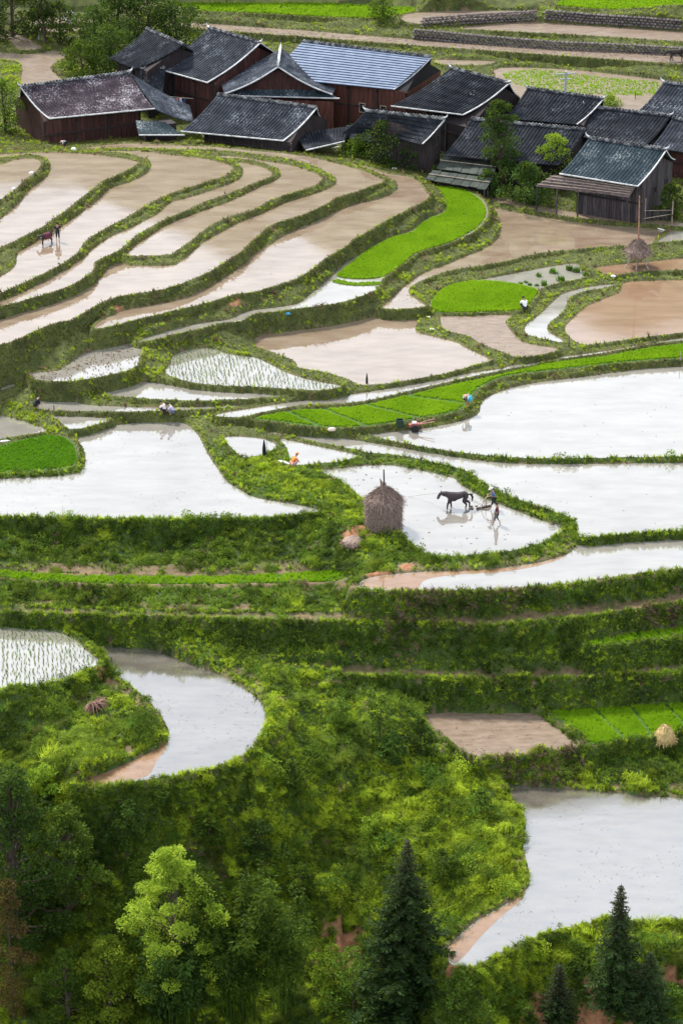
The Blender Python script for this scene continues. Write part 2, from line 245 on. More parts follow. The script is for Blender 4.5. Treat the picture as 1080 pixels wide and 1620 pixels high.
# open ground between them: place and height
GROUND = [(-40,200,3.0),(60,215,3.0),(200,205,3.0),(330,200,2.9),(480,215,2.8),(600,240,2.8),(660,262,2.6),(740,270,2.5),(860,310,2.4),
 (960,325,2.35),(1060,330,2.3),(1140,335,2.3),(150,150,3.6),(300,130,3.7),(480,140,3.8),(640,160,3.8),(800,190,3.6),(950,200,3.5),(1080,210,3.5),
 (40,150,4.3),(-20,110,5.2),(120,100,4.4),(200,70,4.8),(380,70,5.2),(560,90,5.2),(690,100,5.2),(-40,20,7.0),(60,10,7.5),(200,10,7.5),
 (-60,-40,9.5),(300,-40,9.5),(700,-40,10.5),(1100,-40,11.5),(40,200,4.0),(-50,150,5.4),
 # below the big pools
 (250,880,-1.85),(100,880,-1.80),(450,885,-1.70),(560,880,-.9),(640,880,-.5),(600,862,.1),(560,830,.35),(540,800,.35),(430,760,.55),(400,735,.8),(470,770,.55),(345,700,.5),
 (230,570,2.3),(245,590,2.1),(20,560,2.5),(60,560,2.5),(120,530,3.0),(30,640,1.2),(20,632,1.3),(70,660,.9),(570,900,-.7),
 (560,965,-2.80),(20,1000,-3.50),
 # foreground spur, its flanks and the hollow on the left
 (440,1075,-4.90),(500,1100,-5.00),(560,1110,-5.20),(620,1120,-5.25),(660,1150,-5.75),(700,1185,-6.45),(740,1230,-7.05),(790,1290,-7.75),(810,1360,-8.45),(800,1420,-8.95),(740,1450,-9.65),(690,1500,-10.15),
 (450,1120,-5.10),(450,1180,-5.15),(520,1190,-5.85),(600,1210,-6.95),(660,1260,-7.45),(640,1300,-8.45),(700,1340,-8.55),(560,1300,-9.05),(600,1370,-10.25),(680,1400,-10.05),(460,1260,-7.45),(400,1230,-5.65),(380,1290,-7.85),
 (500,1350,-10.05),(540,1440,-11.85),(560,1500,-13.05),(640,1480,-11.85),(620,1560,-13.85),(420,1400,-11.25),(300,1300,-7.45),(200,1300,-7.25),(100,1260,-5.85),(60,1200,-5.05),(60,1130,-4.20),(140,1100,-4.10),(180,1150,-4.80),(120,1180,-5.10),(230,1150,-4.90),
 (0,1200,-5.45),(0,1300,-7.55),(120,1400,-10.05),(250,1420,-10.85),(0,1450,-11.35),(-60,1300,-7.85),(100,1540,-13.65),(300,1560,-14.45),(450,1560,-14.25),(0,1620,-15.65),(200,1660,-16.45),(400,1660,-16.65),(600,1640,-15.85),(-60,1720,-17.85),(300,1760,-18.85),(600,1760,-18.85),
 (760,1560,-10.25),(850,1530,-10.05),(950,1500,-9.75),(1060,1500,-9.65),(1150,1510,-9.65),(800,1600,-11.85),(900,1590,-11.65),(1000,1580,-11.45),(1100,1570,-11.45),(760,1680,-14.35),(900,1680,-14.25),(1100,1680,-14.05),(900,1780,-17.35),(1150,1780,-17.35),
 (820,1215,-8.05),(900,1225,-8.75),(1000,1235,-8.65),(1080,1235,-8.55),(900,1200,-7.75),(980,1195,-7.75),(1080,1190,-7.75),
]
def smooth_poly(pts, n=4):
    out = []; m = len(pts)
    for i in range(m):
        p0, p1, p2, p3 = [np.array(pts[(i+k-1) % m], float) for k in range(4)]
        for j in range(n):
            t = j/n
            out.append(tuple(.5*((2*p1) + (-p0+p2)*t + (2*p0-5*p1+4*p2-p3)*t*t + (-p0+3*p1-3*p2+p3)*t**3)))
    return out
class Fd: pass
fields = {}
for k, (z, kd, pts) in FIELDS.items():
    f = Fd(); f.name = k; f.kind = kd; f.z = z
    sp = smooth_poly(pts, 3)
    if isinstance(z, tuple): zz = [z[0] + (z[1]-z[0])*min(max(p[0]/1080, -.1), 1.1) for p in sp]
    else: zz = [z]*len(sp)
    f.w = [P(p[0], p[1], q) for p, q in zip(sp, zz)]
    f.xy = np.array([(p.x, p.y) for p in f.w])
    if isinstance(z, tuple):
        x0, x1 = P(0, 970, z[0]).x, P(1080, 970, z[1]).x
        f.lev = lambda x, a=z[0], b=z[1], x0=x0, x1=x1: a + (b-a)*np.clip((x-x0)/(x1-x0), -.15, 1.15)
    else: f.lev = lambda x, z=z: np.full(np.shape(x), float(z))
    fields[k] = f
def inside(xy, X, Y):
    r = np.zeros(X.shape, bool); n = len(xy)
    for i in range(n):
        x1, y1 = xy[i]; x2, y2 = xy[(i+1) % n]
        if y1 == y2: continue
        c = ((y1 > Y) != (y2 > Y)) & (X < (x2-x1)*(Y-y1)/(y2-y1)+x1)
        r ^= c
    return r
def dist(xy, X, Y):
    d = np.full(X.shape, 1e9)
    for i in range(len(xy)):
        x1, y1 = xy[i]; x2, y2 = xy[(i+1) % len(xy)]
        ex, ey = x2-x1, y2-y1; L = ex*ex+ey*ey+1e-12
        t = np.clip(((X-x1)*ex+(Y-y1)*ey)/L, 0, 1)
        d = np.minimum(d, (X-x1-t*ex)**2+(Y-y1-t*ey)**2)
    return np.sqrt(d)
# value noise for relief
def vnoise(X, Y, s, seed):
    g = np.random.default_rng(seed).random((257, 257))
    x = (X/s) % 256; y = (Y/s) % 256; xi = x.astype(int); yi = y.astype(int); fx = x-xi; fy = y-yi
    fx = fx*fx*(3-2*fx); fy = fy*fy*(3-2*fy)
    a = g[yi, xi]; b = g[yi, xi+1]; c = g[yi+1, xi]; d = g[yi+1, xi+1]
    return (a*(1-fx)+b*fx)*(1-fy)+(c*(1-fx)+d*fx)*fy - .5
GX, GY = .17, .15
XL, XR, YB, YT = -38.0, 38.0, -66.0, 114.0
def ext(a, b, st, lo, hi, g=1.35):
    mid = list(np.arange(a, b, st)); out = []; s = st*4; x = a
    while x > lo: s *= g; x -= s; out.append(x)
    out = out[::-1]+mid; s = st*4; x = mid[-1]
    while x < hi: s *= g; x += s; out.append(x)
    return np.array(out)
xs = ext(XL, XR, GX, -700, 700); ys = ext(YB, YT, GY, -250, 1500)
XX, YY = np.meshgrid(xs, ys)
cp = [(p.x, p.y, p.z) for p in (P(*g) for g in GROUND)]
for f in fields.values():
    for i in range(0, len(f.w), 5): cp.append(tuple(f.w[i]))
cp += [(sx*60, yy, zz) for sx in (-1, 1) for yy, zz in ((-80,-24),(-40,-12),(0,.2),(40,2.5),(80,4),(115,10.5))]
cp += [(sx*30, yy, zz) for sx in (-1, 0, 1) for yy, zz in ((-100,-30),(-160,-34))]
cp = np.array(cp)
def rbf_fit(cp):
    n = len(cp); D = np.sqrt(((cp[:,None,:2]-cp[None,:,:2])**2).sum(-1)); D = D + np.eye(n)*-.15
    A = np.zeros((n+3, n+3)); A[:n,:n] = D; A[:n,n] = 1; A[:n,n+1:] = cp[:,:2]; A[n:,:n] = A[:n,n:].T
    b = np.zeros(n+3); b[:n] = cp[:,2]; return np.linalg.solve(A, b)
rw = rbf_fit(cp)
def rbf(X, Y):
    n = len(cp); out = rw[n]+rw[n+1]*X+rw[n+2]*Y
    for i in range(n): out = out + rw[i]*np.sqrt((X-cp[i,0])**2+(Y-cp[i,1])**2)
    return out
# coarse evaluation, then bilinear
cx = np.arange(-64, 65, .8); cy = np.arange(-170, 118, .8)
CXX, CYY = np.meshgrid(cx, cy); CZ = rbf(CXX, CYY)
def base_h(X, Y):
    x = np.clip((X-cx[0])/.8, 0, len(cx)-1.001); y = np.clip((Y-cy[0])/.8, 0, len(cy)-1.001)
    xi = x.astype(int); yi = y.astype(int); fx = x-xi; fy = y-yi
    return (CZ[yi,xi]*(1-fx)+CZ[yi,xi+1]*fx)*(1-fy)+(CZ[yi+1,xi]*(1-fx)+CZ[yi+1,xi+1]*fx)*fy
def heights(XX, YY):
    # one pass over all fields: bund and fall of the upper ones, room kept clear for the lower ones
    base = base_h(XX, YY)
    fg = np.clip((-8-YY)/12, 0, 1)                     # rougher ground on the foreground spur
    base = base + fg*(vnoise(XX, YY, 4.2, 2)*1.8 + vnoise(XX, YY, 2.2, 3)*1.2 + vnoise(XX, YY, 1.0, 4)*.5) + vnoise(XX, YY, .8, 5)*.14
    cone = np.full(XX.shape, -1e3); lid = np.full(XX.shape, 1e3); ins = np.full(XX.shape, -1, int); inlev = np.zeros(XX.shape)
    near = np.full(XX.shape, 1e3); nlev = np.zeros(XX.shape)
    wob = vnoise(XX, YY, .9, 8)*.22 + vnoise(XX, YY, .35, 9)*.14
    for idx, f in enumerate(fields.values()):
        x0, y0 = f.xy.min(0)-5; x1, y1 = f.xy.max(0)+5
        sel = (XX > x0) & (XX < x1) & (YY > y0) & (YY < y1)
        if not sel.any(): continue
        X, Y = XX[sel], YY[sel]; I = inside(f.xy, X, Y); d = dist(f.xy, X, Y)
        L = f.lev(X); wb = wob[sel]
        bund = {'d': .10, 'm': .08, 'l': .06}.get(f.kind, .12); crest = {'d': .38}.get(f.kind, .28)
        if f.name[0] == 'F' and f.name in ('F44', 'F45', 'F28', 'F26', 'F46'): crest = .5
        if f.name in ('F1','F2','F3','F4','F5','F6'): crest = .18
        dd = np.maximum(d+wb*.8, 0)
        cz = L + bund*(1-.0*dd) - np.maximum(dd-crest, 0)*3.6 + wb*.25
        cz = np.where(d < .14, np.minimum(cz, L-.12+ (d+.02)*2.2), cz)
        cone[sel] = np.maximum(cone[sel], np.where(I, -1e3, cz))
        lid[sel] = np.minimum(lid[sel], np.where(I, 1e3, L+.03+np.maximum(d-.02, 0)*4.0))
        ii = ins[sel]; il = inlev[sel]; hi_ = I & ((ii < 0) | (L > il)); ii[hi_] = idx; il[hi_] = L[hi_]; ins[sel] = ii; inlev[sel] = il
        nn = near[sel]; nl = nlev[sel]; b = d < nn; nl[b] = L[b]; nn[b] = d[b]; near[sel] = nn; nlev[sel] = nl
    z = np.maximum(np.minimum(base, lid), cone)
    zi = inlev-.10
    dry = np.isin(ins, [i for i, f in enumerate(fields.values()) if f.kind in 'd'])
    zi = np.where(dry, inlev+vnoise(XX, YY, .5, 6)*.05, zi)
    cut = (ins >= 0) & (cone > inlev+.05)                # the bank of a higher field wins over the rim of a lower one
    ins = np.where(cut, -1, ins)
    z = np.where(ins >= 0, zi, np.where(cut, cone, z))
    # far mountain beyond the valley, closed on both sides
    r = np.clip((YY-120)/330, 0, 1)
    peak = 135 + 16*vnoise(XX+400, YY*0+3, 60, 21) + 12*vnoise(XX+400, YY*0+5, 13, 22) + np.clip(XX/70, -1, .15)*23
    mount = 11 + peak*np.minimum(r*1.12, 1)**1.15 + np.where(YY > 125, 1, 0)*(vnoise(XX, YY, 12, 23)*9)*np.clip(r*4, 0, 1)
    z = np.where(YY > 116, np.maximum(mount, 11), z)
    return z, ins, near, nlev, inlev
ZZ, INS, NEAR, NLEV, INLEV = heights(XX, YY)
# ------------------------------------------------------------------ terrain sheet
def hgt(x, y):
    """height of the built sheet"""
    i = min(max(np.searchsorted(xs, x)-1, 0), len(xs)-2); j = min(max(np.searchsorted(ys, y)-1, 0), len(ys)-2)
    fx = (x-xs[i])/(xs[i+1]-xs[i]); fy = (y-ys[j])/(ys[j+1]-ys[j])
    return float((ZZ[j,i]*(1-fx)+ZZ[j,i+1]*fx)*(1-fy)+(ZZ[j+1,i]*(1-fx)+ZZ[j+1,i+1]*fx)*fy)
def on_ground(px, py, z0=0.0):
    """march the line of sight of this spot down to the ground"""
    d = (P(px, py, 0)-cam.location).normalized(); p = cam.location + d*120
    while hgt(p.x, p.y) < p.z and p.y < 500: p = p + d*.25
    for _ in range(12):
        p = p - d*.02 if hgt(p.x, p.y) > p.z else p
    return Vector((p.x, p.y, hgt(p.x, p.y)))
kinds = np.array([f.kind for f in fields.values()]+['x'])
KIN = kinds[INS]
RED = [(545,1500,1.3),(530,1512,1.1),(160,1236,.6),(595,905,.6),(640,898,.5),(610,908,.5),(860,1595,1.0),(1010,1603,1.3),(940,1612,1.2),(1065,1545,.7),(370,478,.42),(187,487,.4),(560,848,.8),(715,1530,.5),(160,1060,.4)]
soil = np.zeros(XX.shape, np.float32)
out = INS < 0
foot = np.clip(1-(NEAR-.02)/.16, 0, 1)*np.clip(1-(ZZ-NLEV-.02)/.12, 0, 1)
soil = np.where(out, foot*.9, soil)
soil = np.where(KIN == 'd', np.clip(.55+vnoise(XX, YY, 1.3, 35)*1.1+.25*(XX > 0), 0, .9), soil)
red = np.zeros(XX.shape, np.float32)
for px, py, r_ in RED:
    p = on_ground(px, py); m = np.exp(-(((XX-p.x)/r_)**2+((YY-p.y)/r_)**2)*1.2)
    red = np.maximum(red, m + (m > .05)*(vnoise(XX, YY, .5, 31)*1.1+vnoise(XX, YY, .22, 32)*.6))
red = np.clip((red-.25)*2.5, 0, 1)*out
# walls beside the big pools keep bare earth at the foot
wallf = np.zeros(XX.shape, np.float32)
for nm, hw in (('F37', .45), ('F38', .10), ('F26', .25), ('F40', .08), ('F45', .2), ('F44', .2), ('F41', .25)):
    f = fields[nm]; sel = (XX > f.xy[:,0].min()-3) & (XX < f.xy[:,0].max()+3) & (YY > f.xy[:,1].min()-3) & (YY < f.xy[:,1].max()+3)
    d = dist(f.xy, XX[sel], YY[sel]); L = f.lev(XX[sel]); q = np.clip(1-(ZZ[sel]-L)/hw, 0, 1)*(d < 1.6)*(ZZ[sel] > L-.05)
    wallf[sel] = np.maximum(wallf[sel], q)
soil = np.maximum(soil, wallf*out*np.clip(.9+vnoise(XX, YY, .7, 33)*1.2, 0, 1))
ny_, nx_ = XX.shape
me = bpy.data.meshes.new('terrain')
V = np.stack([XX, YY, ZZ], -1).reshape(-1, 3).astype(np.float32)
ii = np.arange(ny_*nx_).reshape(ny_, nx_)
Q = np.stack([ii[:-1,:-1], ii[:-1,1:], ii[1:,1:], ii[1:,:-1]], -1).reshape(-1, 4)
me.vertices.add(len(V)); me.vertices.foreach_set('co', V.ravel())
me.loops.add(Q.size); me.loops.foreach_set('vertex_index', Q.ravel().astype(np.int32))
me.polygons.add(len(Q)); me.polygons.foreach_set('loop_start', np.arange(0, Q.size, 4, dtype=np.int32)); me.polygons.foreach_set('loop_total', np.full(len(Q), 4, np.int32))
me.polygons.foreach_set('use_smooth', np.ones(len(Q), bool)); me.update(calc_edges=True)
att = me.attributes.new('cover', 'FLOAT_COLOR', 'POINT')
zone = np.clip((YY-8)/6, 0, 1)                     # 1 on the mossy upper dykes
colr = np.stack([soil, red, zone, np.ones_like(soil)], -1).reshape(-1, 4).astype(np.float32)
att.data.foreach_set('color', colr.ravel())
m, t, o = mat_base('ground_cover')
a = t.nodes.new('ShaderNodeAttribute'); a.attribute_name = 'cover'; sp_ = t.nodes.new('ShaderNodeSeparateColor'); t.links.new(a.outputs['Color'], sp_.inputs['Color'])
g0, _ = noise_ramp(t, .8, (.018,.034,.009), (.060,.095,.020), coord='World')
g1, _ = noise_ramp(t, .9, (.038,.048,.017), (.085,.10,.028), coord='World')
s0, sf = noise_ramp(t, 2.5, (.10,.065,.04), (.20,.135,.085), coord='World')
r0, _ = noise_ramp(t, 2.2, (.15,.062,.032), (.30,.15,.08), coord='World')
c = mix(t, sp_.outputs['Blue'], g0, g1); c = mix(t, sp_.outputs['Red'], c, s0); c = mix(t, sp_.outputs['Green'], c, r0)
# forest on the mountain
geo = t.nodes.new('ShaderNodeNewGeometry'); sx = t.nodes.new('ShaderNodeSeparateXYZ'); t.links.new(geo.outputs['Position'], sx.inputs['Vector'])
mr = N(t, 'ShaderNodeMapRange'); mr.inputs['From Min'].default_value = 116; mr.inputs['From Max'].default_value = 124; t.links.new(sx.outputs['Y'], mr.inputs['Value'])
fr_, _ = noise_ramp(t, .12, (.02,.035,.015), (.07,.09,.04), coord='World'); c = mix(t, mr.outputs['Result'], c, fr_)
b = N(t, 'ShaderNodeBsdfPrincipled', Roughness=.9); b.inputs['Specular IOR Level'].default_value = .2; t.links.new(c, b.inputs['Base Color'])
bp = N(t, 'ShaderNodeBump', Strength=.6, Distance=.12); t.links.new(sf, bp.inputs['Height']); t.links.new(bp.outputs['Normal'], b.inputs['Normal'])
t.links.new(b.outputs['BSDF'], o.inputs['Surface']); me.materials.append(m)
tag(link_mesh('terrain', me), kind='structure')

# ------------------------------------------------------------------ water and mud in the fields
WM = {'b':'w_brown','p':'w_pale','o':'w_orange','g':'w_grey','m':'mud','l':'bed'}
for f in fields.values():
    if f.kind == 'd': continue
    mb = MB(); zf = f.z; mb.add([(p.x, p.y, zf) for p in f.w], [tuple(range(len(f.w)))])
    dry = f.kind in 'ml'
    me = mb.mesh('sheet', M[WM[f.kind]]); 
    if me.polygons[0].normal.z < 0: me.flip_normals()
    tag(link_mesh(('rice_bed' if f.kind == 'l' else 'field_mud') if dry else 'paddy_water', me), kind='structure')

# orange sheets along the shores: muddy water with the banks' reflection put into its colour
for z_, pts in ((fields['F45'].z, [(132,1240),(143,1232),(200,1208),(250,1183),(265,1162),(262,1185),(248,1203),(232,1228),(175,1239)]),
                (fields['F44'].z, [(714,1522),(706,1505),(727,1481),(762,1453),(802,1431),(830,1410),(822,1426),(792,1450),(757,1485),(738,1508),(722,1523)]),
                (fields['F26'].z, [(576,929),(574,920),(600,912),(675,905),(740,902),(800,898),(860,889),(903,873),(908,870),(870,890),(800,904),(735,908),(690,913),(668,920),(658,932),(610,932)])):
    mb = MB(); q = [P(a_, b_, z_+.004) for a_, b_ in smooth_poly(pts, 3)]; mb.add(q, [tuple(range(len(q)))]); me = mb.mesh('silt', M['w_tail'])  # sheet tinted with the banks' reflection
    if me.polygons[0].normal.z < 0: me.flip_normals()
    tag(link_mesh('silty_water', me), kind='structure')  # orange of the mirrored banks, put into the water colour
# ------------------------------------------------------------------ ground plants (nobody could count them)
def proto(name, mb, mat):
    o = bpy.data.objects.new(name, mb.mesh(name, mat)); return o          # never linked: only the plant that is strewn
def tuft_mb(seed, n=14, spread=.30, h0=.5, h1=1.0, wdt=.045, lean=.55, segs=3):
    rr = random.Random(seed); mb = MB()
    for i in range(n):
        a = rr.uniform(0, 2*math.pi); r0 = rr.uniform(0, spread)*.5; h = rr.uniform(h0, h1); ln = rr.uniform(.15, lean)*h
        bx, by = r0*math.cos(a*1.7), r0*math.sin(a*1.7); dx, dy = math.cos(a), math.sin(a); px_, py_ = -dy, dx
        vs_ = []; 
        for s in range(segs+1):
            u = s/segs; off = ln*u*u*1.3; z = h*(u - .28*u*u*u*(ln/h)*1.6); wd = wdt*(1-u)**.7 + (.004 if s < segs else 0)
            vs_ += [(bx+dx*off-px_*wd, by+dy*off-py_*wd, z), (bx+dx*off+px_*wd, by+dy*off+py_*wd, z)]
        mb.add(vs_, [(2*s, 2*s+1, 2*s+3, 2*s+2) for s in range(segs)])
    return mb
def leaf_clump_mb(seed, n=150, size=.11, flat=.75, lumps=5):
    rr = random.Random(seed); mb = MB(); L = [(rr.uniform(-.32,.32), rr.uniform(-.32,.32), rr.uniform(.15,.55), rr.uniform(.22,.36)) for _ in range(lumps)]
    for i in range(n):
        cx_, cy_, cz_, r_ = L[i % lumps]
        d = Vector((rr.gauss(0,1), rr.gauss(0,1), rr.gauss(.35,1))).normalized(); q = r_*rr.uniform(.65, 1.08)
        p = Vector((cx_, cy_, cz_)) + Vector((d.x*q, d.y*q, d.z*q*flat))
        if p.z < 0: p.z = rr.uniform(0, .1)
        out_ = (d + Vector((rr.gauss(0,.5), rr.gauss(0,.5), rr.gauss(-.1,.5)))).normalized(); sd_ = out_.cross(Vector((rr.gauss(0,1), rr.gauss(0,1), rr.gauss(0,1)))).normalized()
        s = size*rr.uniform(.6, 1.3)
        mb.add([p, p+out_*s*.5+sd_*s*.33, p+out_*s*1.05, p+out_*s*.5-sd_*s*.33], [(0,1,2,3)])
    return mb
M['moss_grass'] = leafy('moss_grass', (.072,.070,.022), (.16,.160,.038), (.30,.32,.055), patch=.35, transl=.3, tipf=.55)
M['bank_grass'] = leafy('bank_grass', (.034,.064,.012), (.12,.205,.024), (.28,.38,.04), patch=.35, transl=.4, tipf=.55)
M['lush_grass'] = leafy('lush_grass', (.19,.28,.018), (.36,.46,.030), (.50,.57,.06), patch=.4, transl=.45, tipf=.5)  # yellow green grass; its light tone also stands for sun on the crests
M['fg_grass'] = leafy('slope_grass', (.030,.056,.011), (.125,.19,.020), (.31,.38,.04), patch=.22, transl=.4, tipf=.6)
M['weed_leaf'] = leafy('weed_leaf', (.020,.046,.010), (.060,.13,.018), (.15,.25,.03), patch=.4, transl=.35, tipf=.5, rnd=.45)
M['rice'] = leafy('rice_seedling', (.17,.34,.010), (.25,.43,.015), (.32,.49,.03), patch=.3, transl=.5, tipf=.25, rnd=.06)
M['rice_dark'] = leafy('rice_seedling_deep', (.075,.23,.010), (.11,.29,.012), (.15,.34,.02), patch=.3, transl=.45, tipf=.4, rnd=.12)
M['thin_rice'] = leafy('thin_seedling', (.10,.16,.06), (.16,.24,.08), (.22,.3,.1), patch=.5, transl=.4)
M['dead_grass'] = leafy('dead_grass', (.10,.062,.045), (.20,.13,.095), (.27,.19,.14), patch=.8, transl=.2)
def scatter(name, label, pts, scl, rot, pr, kind='stuff'):
    """plants strewn over the ground at the given places"""
    me = bpy.data.meshes.new(name); n = len(pts); me.vertices.add(n); me.vertices.foreach_set('co', np.asarray(pts, np.float32).ravel())
    a = me.attributes.new('size', 'FLOAT_VECTOR', 'POINT'); a.data.foreach_set('vector', np.asarray(scl, np.float32).ravel())
    a = me.attributes.new('turn', 'FLOAT_VECTOR', 'POINT'); a.data.foreach_set('vector', np.asarray(rot, np.float32).ravel())
    o = link_mesh(name, me); g = bpy.data.node_groups.new(name, 'GeometryNodeTree')
    g.interface.new_socket('Geometry', in_out='INPUT', socket_type='NodeSocketGeometry'); g.interface.new_socket('Geometry', in_out='OUTPUT', socket_type='NodeSocketGeometry')
    gi = g.nodes.new('NodeGroupInput'); go = g.nodes.new('NodeGroupOutput'); ip = g.nodes.new('GeometryNodeInstanceOnPoints')
    oi = g.nodes.new('GeometryNodeObjectInfo'); oi.inputs['Object'].default_value = pr
    m2p = g.nodes.new('GeometryNodeMeshToPoints'); g.links.new(gi.outputs[0], m2p.inputs['Mesh'])
    for at, so in (('size','Scale'), ('turn','Rotation')):
        na = g.nodes.new('GeometryNodeInputNamedAttribute'); na.data_type = 'FLOAT_VECTOR'; na.inputs['Name'].default_value = at
        g.links.new(na.outputs['Attribute'], ip.inputs[so])
    g.links.new(m2p.outputs['Points'], ip.inputs['Points']); g.links.new(oi.outputs['Geometry'], ip.inputs['Instance']); g.links.new(ip.outputs['Instances'], go.inputs[0])
    md = o.modifiers.new('strew', 'NODES'); md.node_group = g
    return tag(o, label, kind=kind)
# where things may grow: outside the fields, inside the view with a margin
dZx = np.gradient(ZZ, axis=1)/np.maximum(np.gradient(XX, axis=1), 1e-6); dZy = np.gradient(ZZ, axis=0)/np.maximum(np.gradient(YY, axis=0), 1e-6)
half_w = (YY-YC)*.137+3
inview = (np.abs(XX) < half_w) & (YY > -66) & (YY < 113) & (np.abs(XX) < 37.5)
area = np.gradient(XX, axis=1)*np.gradient(YY, axis=0)*np.sqrt(1+np.minimum(dZy**2+dZx**2, 60))
def blob(lst, soft=1.2):
    q = np.zeros(XX.shape)
    for px, py, r_ in lst:
        p = on_ground(px, py); q = np.maximum(q, np.exp(-((XX-p.x)**2+(YY-p.y)**2)/r_**2*soft))
    return q
def place(wt, dens, smin, smax, tilt=.25, lean=.35, sink=.03, squash=1.0, seed=1):
    """random places with weight wt (0..1) and dens plants per square metre"""
    g = np.random.default_rng(seed); lam = wt*dens*area*inview; tot = lam.sum(); n = int(tot)
    cdf = np.cumsum(lam.ravel()); r_ = g.random(n)*cdf[-1]; ix = np.searchsorted(cdf, r_); j, i = np.unravel_index(ix, XX.shape)
    j = np.clip(j, 1, XX.shape[0]-2); i = np.clip(i, 1, XX.shape[1]-2)
    ox = g.uniform(-.5, .5, n)*GX; oy = g.uniform(-.5, .5, n)*GY
    x = XX[j,i]+ox; y = YY[j,i]+oy; z = ZZ[j,i]+dZx[j,i]*ox+dZy[j,i]*oy-sink
    s = g.uniform(smin, smax, n)*(1+.3*g.standard_normal(n).clip(-1,1)); yaw = g.uniform(0, 6.28, n)
    gx = np.clip(dZx[j,i], -1.2, 1.2)*lean; gy = np.clip(dZy[j,i], -1.2, 1.2)*lean
    # lean outwards with the slope (rotation about x leans to -y for positive angle)
    rx = gy + g.normal(0, tilt, n); ry = -gx + g.normal(0, tilt, n)
    # euler XYZ applied after yaw about z is approximated by turning the lean into the yawed frame
    c_, s_ = np.cos(yaw), np.sin(yaw)
    return np.stack([x,y,z],-1), np.stack([s,s,s*squash],-1), np.stack([rx, ry, yaw],-1)
growable = (INS < 0) & inview & (red < .45)
green = growable*(1-np.clip(soil*1.25, 0, 1))*(1-red)
upper = np.clip((YY-6)/5, 0, 1); fgz = np.clip((-22-YY)/5, 0, 1)
TU = [proto('grass_tuft', tuft_mb(s, n=16), M['moss_grass']) for s in (1,)]
TB = proto('bank_tuft', tuft_mb(5, n=18, lean=.8), M['bank_grass']); TL = proto('lush_tuft', tuft_mb(6, n=24, lean=.75, wdt=.03), M['lush_grass']); TF = proto('slope_tuft', tuft_mb(8, n=24, lean=.9, wdt=.028), M['fg_grass'])  # lush_tuft: its light tone also stands for sun on the crests
WD = proto('weed', leaf_clump_mb(2, n=130), M['weed_leaf']); WB = proto('broad_weed', leaf_clump_mb(3, n=90, size=.17), M['bank_grass'])
DD = proto('dead_tuft', tuft_mb(9, n=20, lean=1.0), M['dead_grass'])
LUSH = [(430,745,1.6),(470,770,2.0),(400,730,1.2),(520,790,1.2),(350,700,1.0),(360,740,.8),(230,560,1.0),(235,590,1.1),(210,600,.8),(40,665,1.3),(80,685,1.0),(20,650,1),(110,585,.9),(230,535,1.2),(330,545,.8),(380,560,.8),  # brighter grass, partly sunlit tops
 (760,360,.9),(745,395,.9),(700,410,.8),(640,440,.8),(605,470,.8),(930,450,.9),(880,470,.9),(860,490,.8),(840,510,.7),(905,500,.9),(880,515,.7),(930,475,.8),(690,470,.7),(655,465,.6),(700,320,.7),(720,300,.6),
 (640,850,1.2),(600,860,1.4),(590,840,1.2),(560,815,1.2),(540,790,1),(890,850,1.2),(870,870,1.1),(900,835,.8),(830,885,.7),
 (300,1020,1.6),(200,995,1.2),(100,975,1.2),(360,1050,1.3),(420,1080,1.4),(450,1120,1.8),(440,1160,1.5),(480,1090,1.4),(540,1120,1.5),(520,1060,1.0),(600,1130,1.4),
 (690,1210,1.8),(730,1240,1.8),(770,1290,1.5),(660,1280,1.6),(640,1220,1.6),(790,1350,1.5),(800,1400,1.2),(700,1330,1.5),(600,1230,1.2),(750,1420,1.4),(720,1460,1.1),(780,1215,1.3),(850,1235,1.3),(930,1245,1.2),(1010,1250,1.2),(650,1350,1.2),
 (600,1420,1.0),(520,1400,1.1),(850,1500,1.1),(950,1475,1.1),(1050,1470,1.1),(800,1530,1.0),(540,1290,1.2),(480,1240,1.0),(420,1210,.9),(320,1240,.8),(430,1300,.9),(500,1160,1.1),(150,1150,.9),(190,1120,.9),
 (20,110,1.8),(20,130,1.8),(120,110,1.4),(95,95,.9),(300,235,.8)]
lush = np.clip(blob(LUSH)*1.3+vnoise(XX, YY, 1.4, 41)*.9+.22*fgz+.5*blob([(600,1255,1.4),(585,1285,1.3)]), 0, 1)  # patches of brighter grass, partly sunlit tops put into the colour
crestline = np.clip(1-np.abs(NEAR-.35)/.3, 0, 1)*(ZZ > NLEV+.02)  # highlight along the dyke rims, sunlight put into the grass colour
lowb = (1-upper)
lush = np.clip(np.maximum(lush, crestline*np.clip(lowb*.75+.25+vnoise(XX, YY, 1.2, 44)*.5, 0, 1)), 0, 1)  # lush also carries the sunlit highlight of the rims
DEAD = [(150,1115,.8),(135,1105,.6),(345,540,.5),(870,1205,1.5),(800,1205,1.0),(900,1215,1.2),(480,920,.8),(650,960,1.6),(720,955,1.3),(800,950,1.0),(1030,990,1.4),(1060,975,1.0),(330,1370,1),(180,1370,1.0),(560,850,.5),(950,910,.8),(280,970,1),(700,940,1.2)]
dead = np.clip(blob(DEAD)*1.2+vnoise(XX, YY, .8, 43)*.6-.1, 0, 1)
HU = proto('hummock', tuft_mb(60, n=240, spread=1.2, h0=.25, h1=.62, wdt=.011, lean=1.2), M['fg_grass']); HL = proto('lush_hummock', tuft_mb(61, n=240, spread=1.2, h0=.25, h1=.62, wdt=.011, lean=1.2), M['lush_grass'])  # lush_hummock: its light tone also stands for sun
BU = proto('undergrowth_bush', leaf_clump_mb(70, n=420, size=.085, lumps=9), M['weed_leaf']); BY = proto('pale_bush', leaf_clump_mb(71, n=420, size=.085, lumps=9), M['bank_grass']); BL_ = proto('bright_bush', leaf_clump_mb(72, n=420, size=.075, lumps=9), M['lush_grass'])
